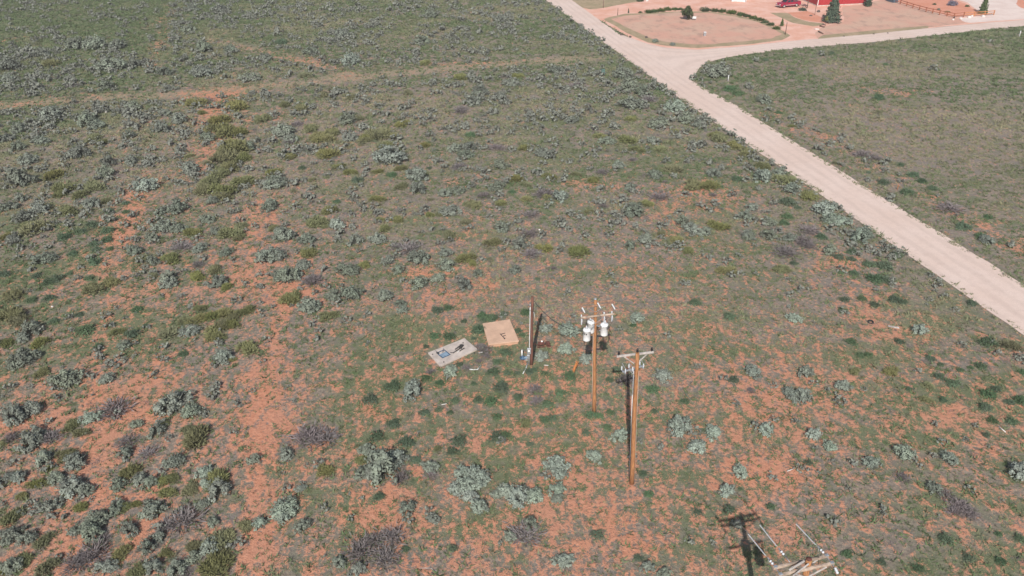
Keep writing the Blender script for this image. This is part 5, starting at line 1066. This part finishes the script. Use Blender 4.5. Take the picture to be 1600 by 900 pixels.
o = MB().tube([(0, 0, 0), (.02, 0, .45)], [.13, .08], 8).build('stump', M['dark_rock']); o.location = at(1491, 28.6); tag(o, 'dark stump at the fence corner', 'stump')
# dark red pickup
def prism(mb, prof, y0, y1, y0t=None, y1t=None):
    """side profile (x, z) drawn across y; optional narrower width at the top"""
    zs_ = [z for _, z in prof]; a, b = min(zs_), max(zs_); n = len(prof); V = []
    for s_ in (0, 1):
        for x, z in prof:
            t = (z - a) / (b - a); y = (y0 if s_ == 0 else y1); yt = (y0 if y0t is None else y0t) if s_ == 0 else (y1 if y1t is None else y1t); V.append((x, y * (1 - t) + yt * t, z))
    F_ = [tuple(range(n)), tuple(reversed(range(n, 2 * n)))] + [(i, n + i, n + (i + 1) % n, (i + 1) % n) for i in range(n)]
    F_[2:] = [tuple(reversed(f)) for f in F_[2:]]; F_[0] = tuple(reversed(F_[0])); F_[1] = tuple(reversed(F_[1]))
    return mb.add(V, F_)
def fixn(o):
    bm = bmesh.new(); bm.from_mesh(o.data); bmesh.ops.recalc_face_normals(bm, faces=bm.faces); bm.to_mesh(o.data); bm.free(); return o
def vehicle(name, loc, head, label, cat, bed=True):
    o = empty(name, loc, head, label, cat); W = .93
    body = [(2.68, .42), (2.74, .62), (2.70, .90), (2.50, 1.02), (1.35, 1.12), (-2.66, 1.12), (-2.70, .95), (-2.72, .52), (-2.62, .42)] if bed else [(2.25, .35), (2.35, .55), (2.3, .78), (2.1, .88), (1.1, .98), (-1.9, 1.0), (-2.2, .92), (-2.25, .45), (-2.15, .35)]
    b = MB(); prism(b, body, -W, W, -W * .96, W * .96); fixn(b.build('body', M['car_red'], o))
    cab = [(1.40, 1.10), (.72, 1.70), (.45, 1.76), (-.55, 1.76), (-.75, 1.68), (-.86, 1.10)] if bed else [(1.15, .96), (.35, 1.40), (.1, 1.44), (-.9, 1.44), (-1.7, .98)]
    c = MB(); prism(c, cab, -W * .95, W * .95, -W * .76, W * .76); cb_ = fixn(c.build('cab', M['car_red'], o))
    z0, z1, f0, f1, r0, r1 = (1.16, 1.62, 1.10, .66, -.70, -.66) if bed else (1.02, 1.36, .85, .34, -1.4, -.88)
    for s_ in (-1, 1):
        for x0, x1, xa, xb in ((f0, .18, f1, .18), (.08, r0, .08, r1)):
            w_ = MB(); zz0 = (z0 - cab[0][1]) / (cab[2][1] - cab[0][1]); zz1 = (z1 - cab[0][1]) / (cab[2][1] - cab[0][1]); y0 = s_ * (W * .95 * (1 - zz0) + W * .76 * zz0 + .006); y1 = s_ * (W * .95 * (1 - zz1) + W * .76 * zz1 + .006)
            V = [(x0, y0, z0), (x1, y0, z0), (xb, y1, z1), (xa, y1, z1)]; V += [(x, y - s_ * .03, z) for x, y, z in V]
            w_.add(V, [(0, 1, 2, 3), (7, 6, 5, 4), (0, 4, 5, 1), (1, 5, 6, 2), (2, 6, 7, 3), (3, 7, 4, 0)]); fixn(w_.build('side_window', M['glass'], cb_))
        MB().box((1.05 if bed else .8, s_ * (W + .08), 1.18 if bed else 1.0), (.12, .16, .14), 0, .02).build('mirror', M['car_red'], o)
        MB().box((2.70 if bed else 2.28, s_ * .66, .80 if bed else .68), (.08, .34, .16), 0, .02).build('headlight', M['lamp'], o)
        MB().box((-2.70 if bed else -2.22, s_ * .78, .84 if bed else .8), (.06, .16, .26), 0, .01).build('tail_light', M['car_red'], o)
        MB().box((0, s_ * (W + .004), .60), (3.9, .03, .12), 0, .005).build('side_stripe', M['chrome'], o)
    fx = (cab[0][0] + cab[1][0]) / 2; d = Vector((cab[1][0] - cab[0][0], 0, cab[1][1] - cab[0][1])); L_ = d.length
    MB().bar((cab[0][0] - .08 + .012, 0, cab[0][1] + .09), (cab[1][0] + .05 + .012, 0, cab[1][1] - .02), 1.45, .03).build('windscreen', M['glass'], cb_)
    e_ = cab[-1]; g_2 = cab[-2]; MB().bar((e_[0] - .012, 0, e_[1] + .10), (g_2[0] - .012, 0, g_2[1] - .04), 1.35, .03).build('rear_window', M['glass'], cb_)
    if bed:
        MB().box((-1.78, 0, 1.125), (1.66, 1.52, .02), 0, .004).build('bed_shade_plate', M['dark_steel'], o)  # dark plate at rim height, stands in for the shaded hollow of the bed
        for s_ in (-1, 1): MB().box((-1.78, s_ * .83, 1.15), (1.74, .10, .07), 0, .01).build('bed_rail', M['car_red'], o)
        MB().box((-2.64, 0, 1.15), (.08, 1.76, .07), 0, .01).build('tailgate', M['car_red'], o)
    for x in ((2.78, -2.78) if bed else (2.33, -2.28)): MB().box((x, 0, .52), (.14, 1.78, .18), 0, .03).build('bumper', M['chrome'] if bed else M['dark_steel'], o)
    for x in ((1.72, -1.62) if bed else (1.4, -1.35)):
        for s_ in (-1, 1):
            wl = MB().lathe((x, s_ * (W - .22), .38), [(.22, 0), (.36, .0), (.38, .04), (.38, .20), (.36, .245), (.22, .245)], 18, (0, s_, 0)).build('wheel', M['rubber'], o)
            MB().lathe((x, s_ * (W + .015), .38), [(.23, 0), (.23, .02), (.19, .028), (.08, .03), (.06, .045)], 14, (0, s_, 0)).build('rim', M['chrome'], wl)
    return o
wr, wf = at(1244, 10.8), at(1225, 12.6); hd_ = (wf - wr)[:2] / np.linalg.norm((wf - wr)[:2]); ha = math.atan2(hd_[1], hd_[0]); nrm = np.array([hd_[1], -hd_[0]]); nrm = nrm if nrm[1] > 0 else -nrm
mid = (wr + wf)[:2] / 2 + nrm * .85; vehicle('pickup_truck', (*(mid - hd_ * .05), 0), ha, 'dark red pickup truck with bright side stripe parked on the pink drive', 'pickup truck')
for (px, py), lab in (((1094.5, -3), 'left dark red car cut off by the top edge'), ((1118.5, -4.5), 'right dark red car cut off by the top edge')):
    vehicle('parked_car', at(px, py), -1.45, lab, 'car', False).scale = (1, 1, 1)
# red barn
A, B = at(1276.5, 9.8)[:2], at(1354, 6.2)[:2]; u = (B - A) / np.linalg.norm(B - A); n_ = np.array([-u[1], u[0]]); Lb = np.linalg.norm(B - A); ab = math.atan2(u[1], u[0]); Db = 9.0
bo = empty('red_barn', (*A, 0), ab, 'red barn wall with pale footing behind the large pine', 'barn')
MB().box((Lb / 2, Db / 2, 1.85), (Lb, Db, 3.3), 0).build('wall', M['red_wall'], bo)
MB().box((Lb / 2, Db / 2, .08), (Lb + .12, Db + .12, .24), 0, .01).build('footing', M['concrete'], bo)
rf = MB(); V = [(-.4, -.5, 3.42), (Lb + .4, -.5, 3.42), (Lb + .4, Db / 2, 5.4), (-.4, Db / 2, 5.4), (-.4, Db + .5, 3.42), (Lb + .4, Db + .5, 3.42)]; V += [(x, y, z + .1) for x, y, z in V]
rf.add(V, [(3, 2, 1, 0), (4, 5, 2, 3), (6, 7, 8, 9), (9, 8, 11, 10), (0, 1, 7, 6), (5, 4, 10, 11), (1, 2, 8, 7), (2, 5, 11, 8), (3, 0, 6, 9), (4, 3, 9, 10)]); fixn(rf.build('roof', M['roofing'], bo))
for x in (0, Lb): 
    g_3 = MB().add([(x + (.002 if x else -.002), 0, 3.5), (x + (.002 if x else -.002), Db, 3.5), (x + (.002 if x else -.002), Db / 2, 5.38), (x + (-.1 if x else .1), 0, 3.5), (x + (-.1 if x else .1), Db, 3.5), (x + (-.1 if x else .1), Db / 2, 5.38)], [(0, 1, 2), (5, 4, 3), (0, 3, 4, 1), (1, 4, 5, 2), (2, 5, 3, 0)]); fixn(g_3.build('gable', M['red_wall'], bo))
for x in (.1, Lb - .1): MB().box((x, -.02, 1.85), (.14, .05, 3.2), 0, .005).build('corner_board', M['white_paint'], bo)
for i in range(1, int(Lb / .6)): MB().box((i * .6, -.012, 1.85), (.05, .03, 3.2), 0).build('batten', M['red_wall'], bo)
# white garage at the top edge
A, B = at(1143, 2.2)[:2], at(1164, 3.4)[:2]; u = (B - A) / np.linalg.norm(B - A); ag = math.atan2(u[1], u[0]); Lg = np.linalg.norm(B - A)
go = empty('white_garage', (*A, 0), ag, 'white shed whose foot shows at the top edge by the drive', 'shed')
MB().box((Lg / 2, 3.0, 1.3), (Lg, 6.0, 2.6), 0).build('wall', M['white_paint'], go)
rf = MB().add([(-.2, -.3, 2.61), (Lg + .2, -.3, 2.61), (Lg + .2, 6.3, 2.61), (-.2, 6.3, 2.61), (-.2, -.3, 2.75), (Lg + .2, -.3, 2.75), (Lg + .2, 6.3, 3.3), (-.2, 6.3, 3.3)], [(3, 2, 1, 0), (4, 5, 6, 7), (0, 1, 5, 4), (1, 2, 6, 5), (2, 3, 7, 6), (3, 0, 4, 7)]); rf.build('roof', M['roofing'], go)
MB().box((Lg / 2, -.02, 1.05), (Lg * .7, .04, 2.1), 0, .01).build('door', M['white_pvc'], go)
post(1165.5, 3.8, 2.4, .09, 'white_paint', 'white post right of the shed at the top edge')
# slate blue bin beside the fence
A, B = at(1379.5, -.5)[:2], at(1396.8, 4.4)[:2]; A = B + (A - B) / np.linalg.norm(A - B) * 2.6; u = (B - A) / np.linalg.norm(B - A); ag = math.atan2(u[1], u[0])
to = empty('stock_tank', (*((A + B) / 2), 0), ag, 'dark slate blue steel bin beside the rail fence at the top edge', 'bin')
MB().box((0, .4, .45), (2.6, 1.2, .9), 0, .05).build('body', M['trailer'], to)
for i in range(5): MB().box((-1.0 + i * .5, -.215, .45), (.07, .05, .8), 0, .008).build('rib', M['trailer'], to)
MB().box((0, .4, .91), (2.7, 1.3, .06), 0, .015).build('rim', M['trailer'], to)

# ------------------------------------------------------------------ air between the drone and the far field
hz = MB().box((0, 1000, 19.5), (6400, 5400, 41)).build('haze', None); hm = bpy.data.materials.new('thin_haze'); hm.use_nodes = True
hm.node_tree.nodes.remove(hm.node_tree.nodes['Principled BSDF']); pv = hm.node_tree.nodes.new('ShaderNodeVolumePrincipled')
pv.inputs['Color'].default_value = (1.0, .98, .96, 1); pv.inputs['Density'].default_value = .00032
hm.node_tree.links.new(pv.outputs[0], hm.node_tree.nodes['Material Output'].inputs['Volume']); hz.data.materials.append(hm); tag(hz, kind='stuff', label='thin pale haze over the whole field')
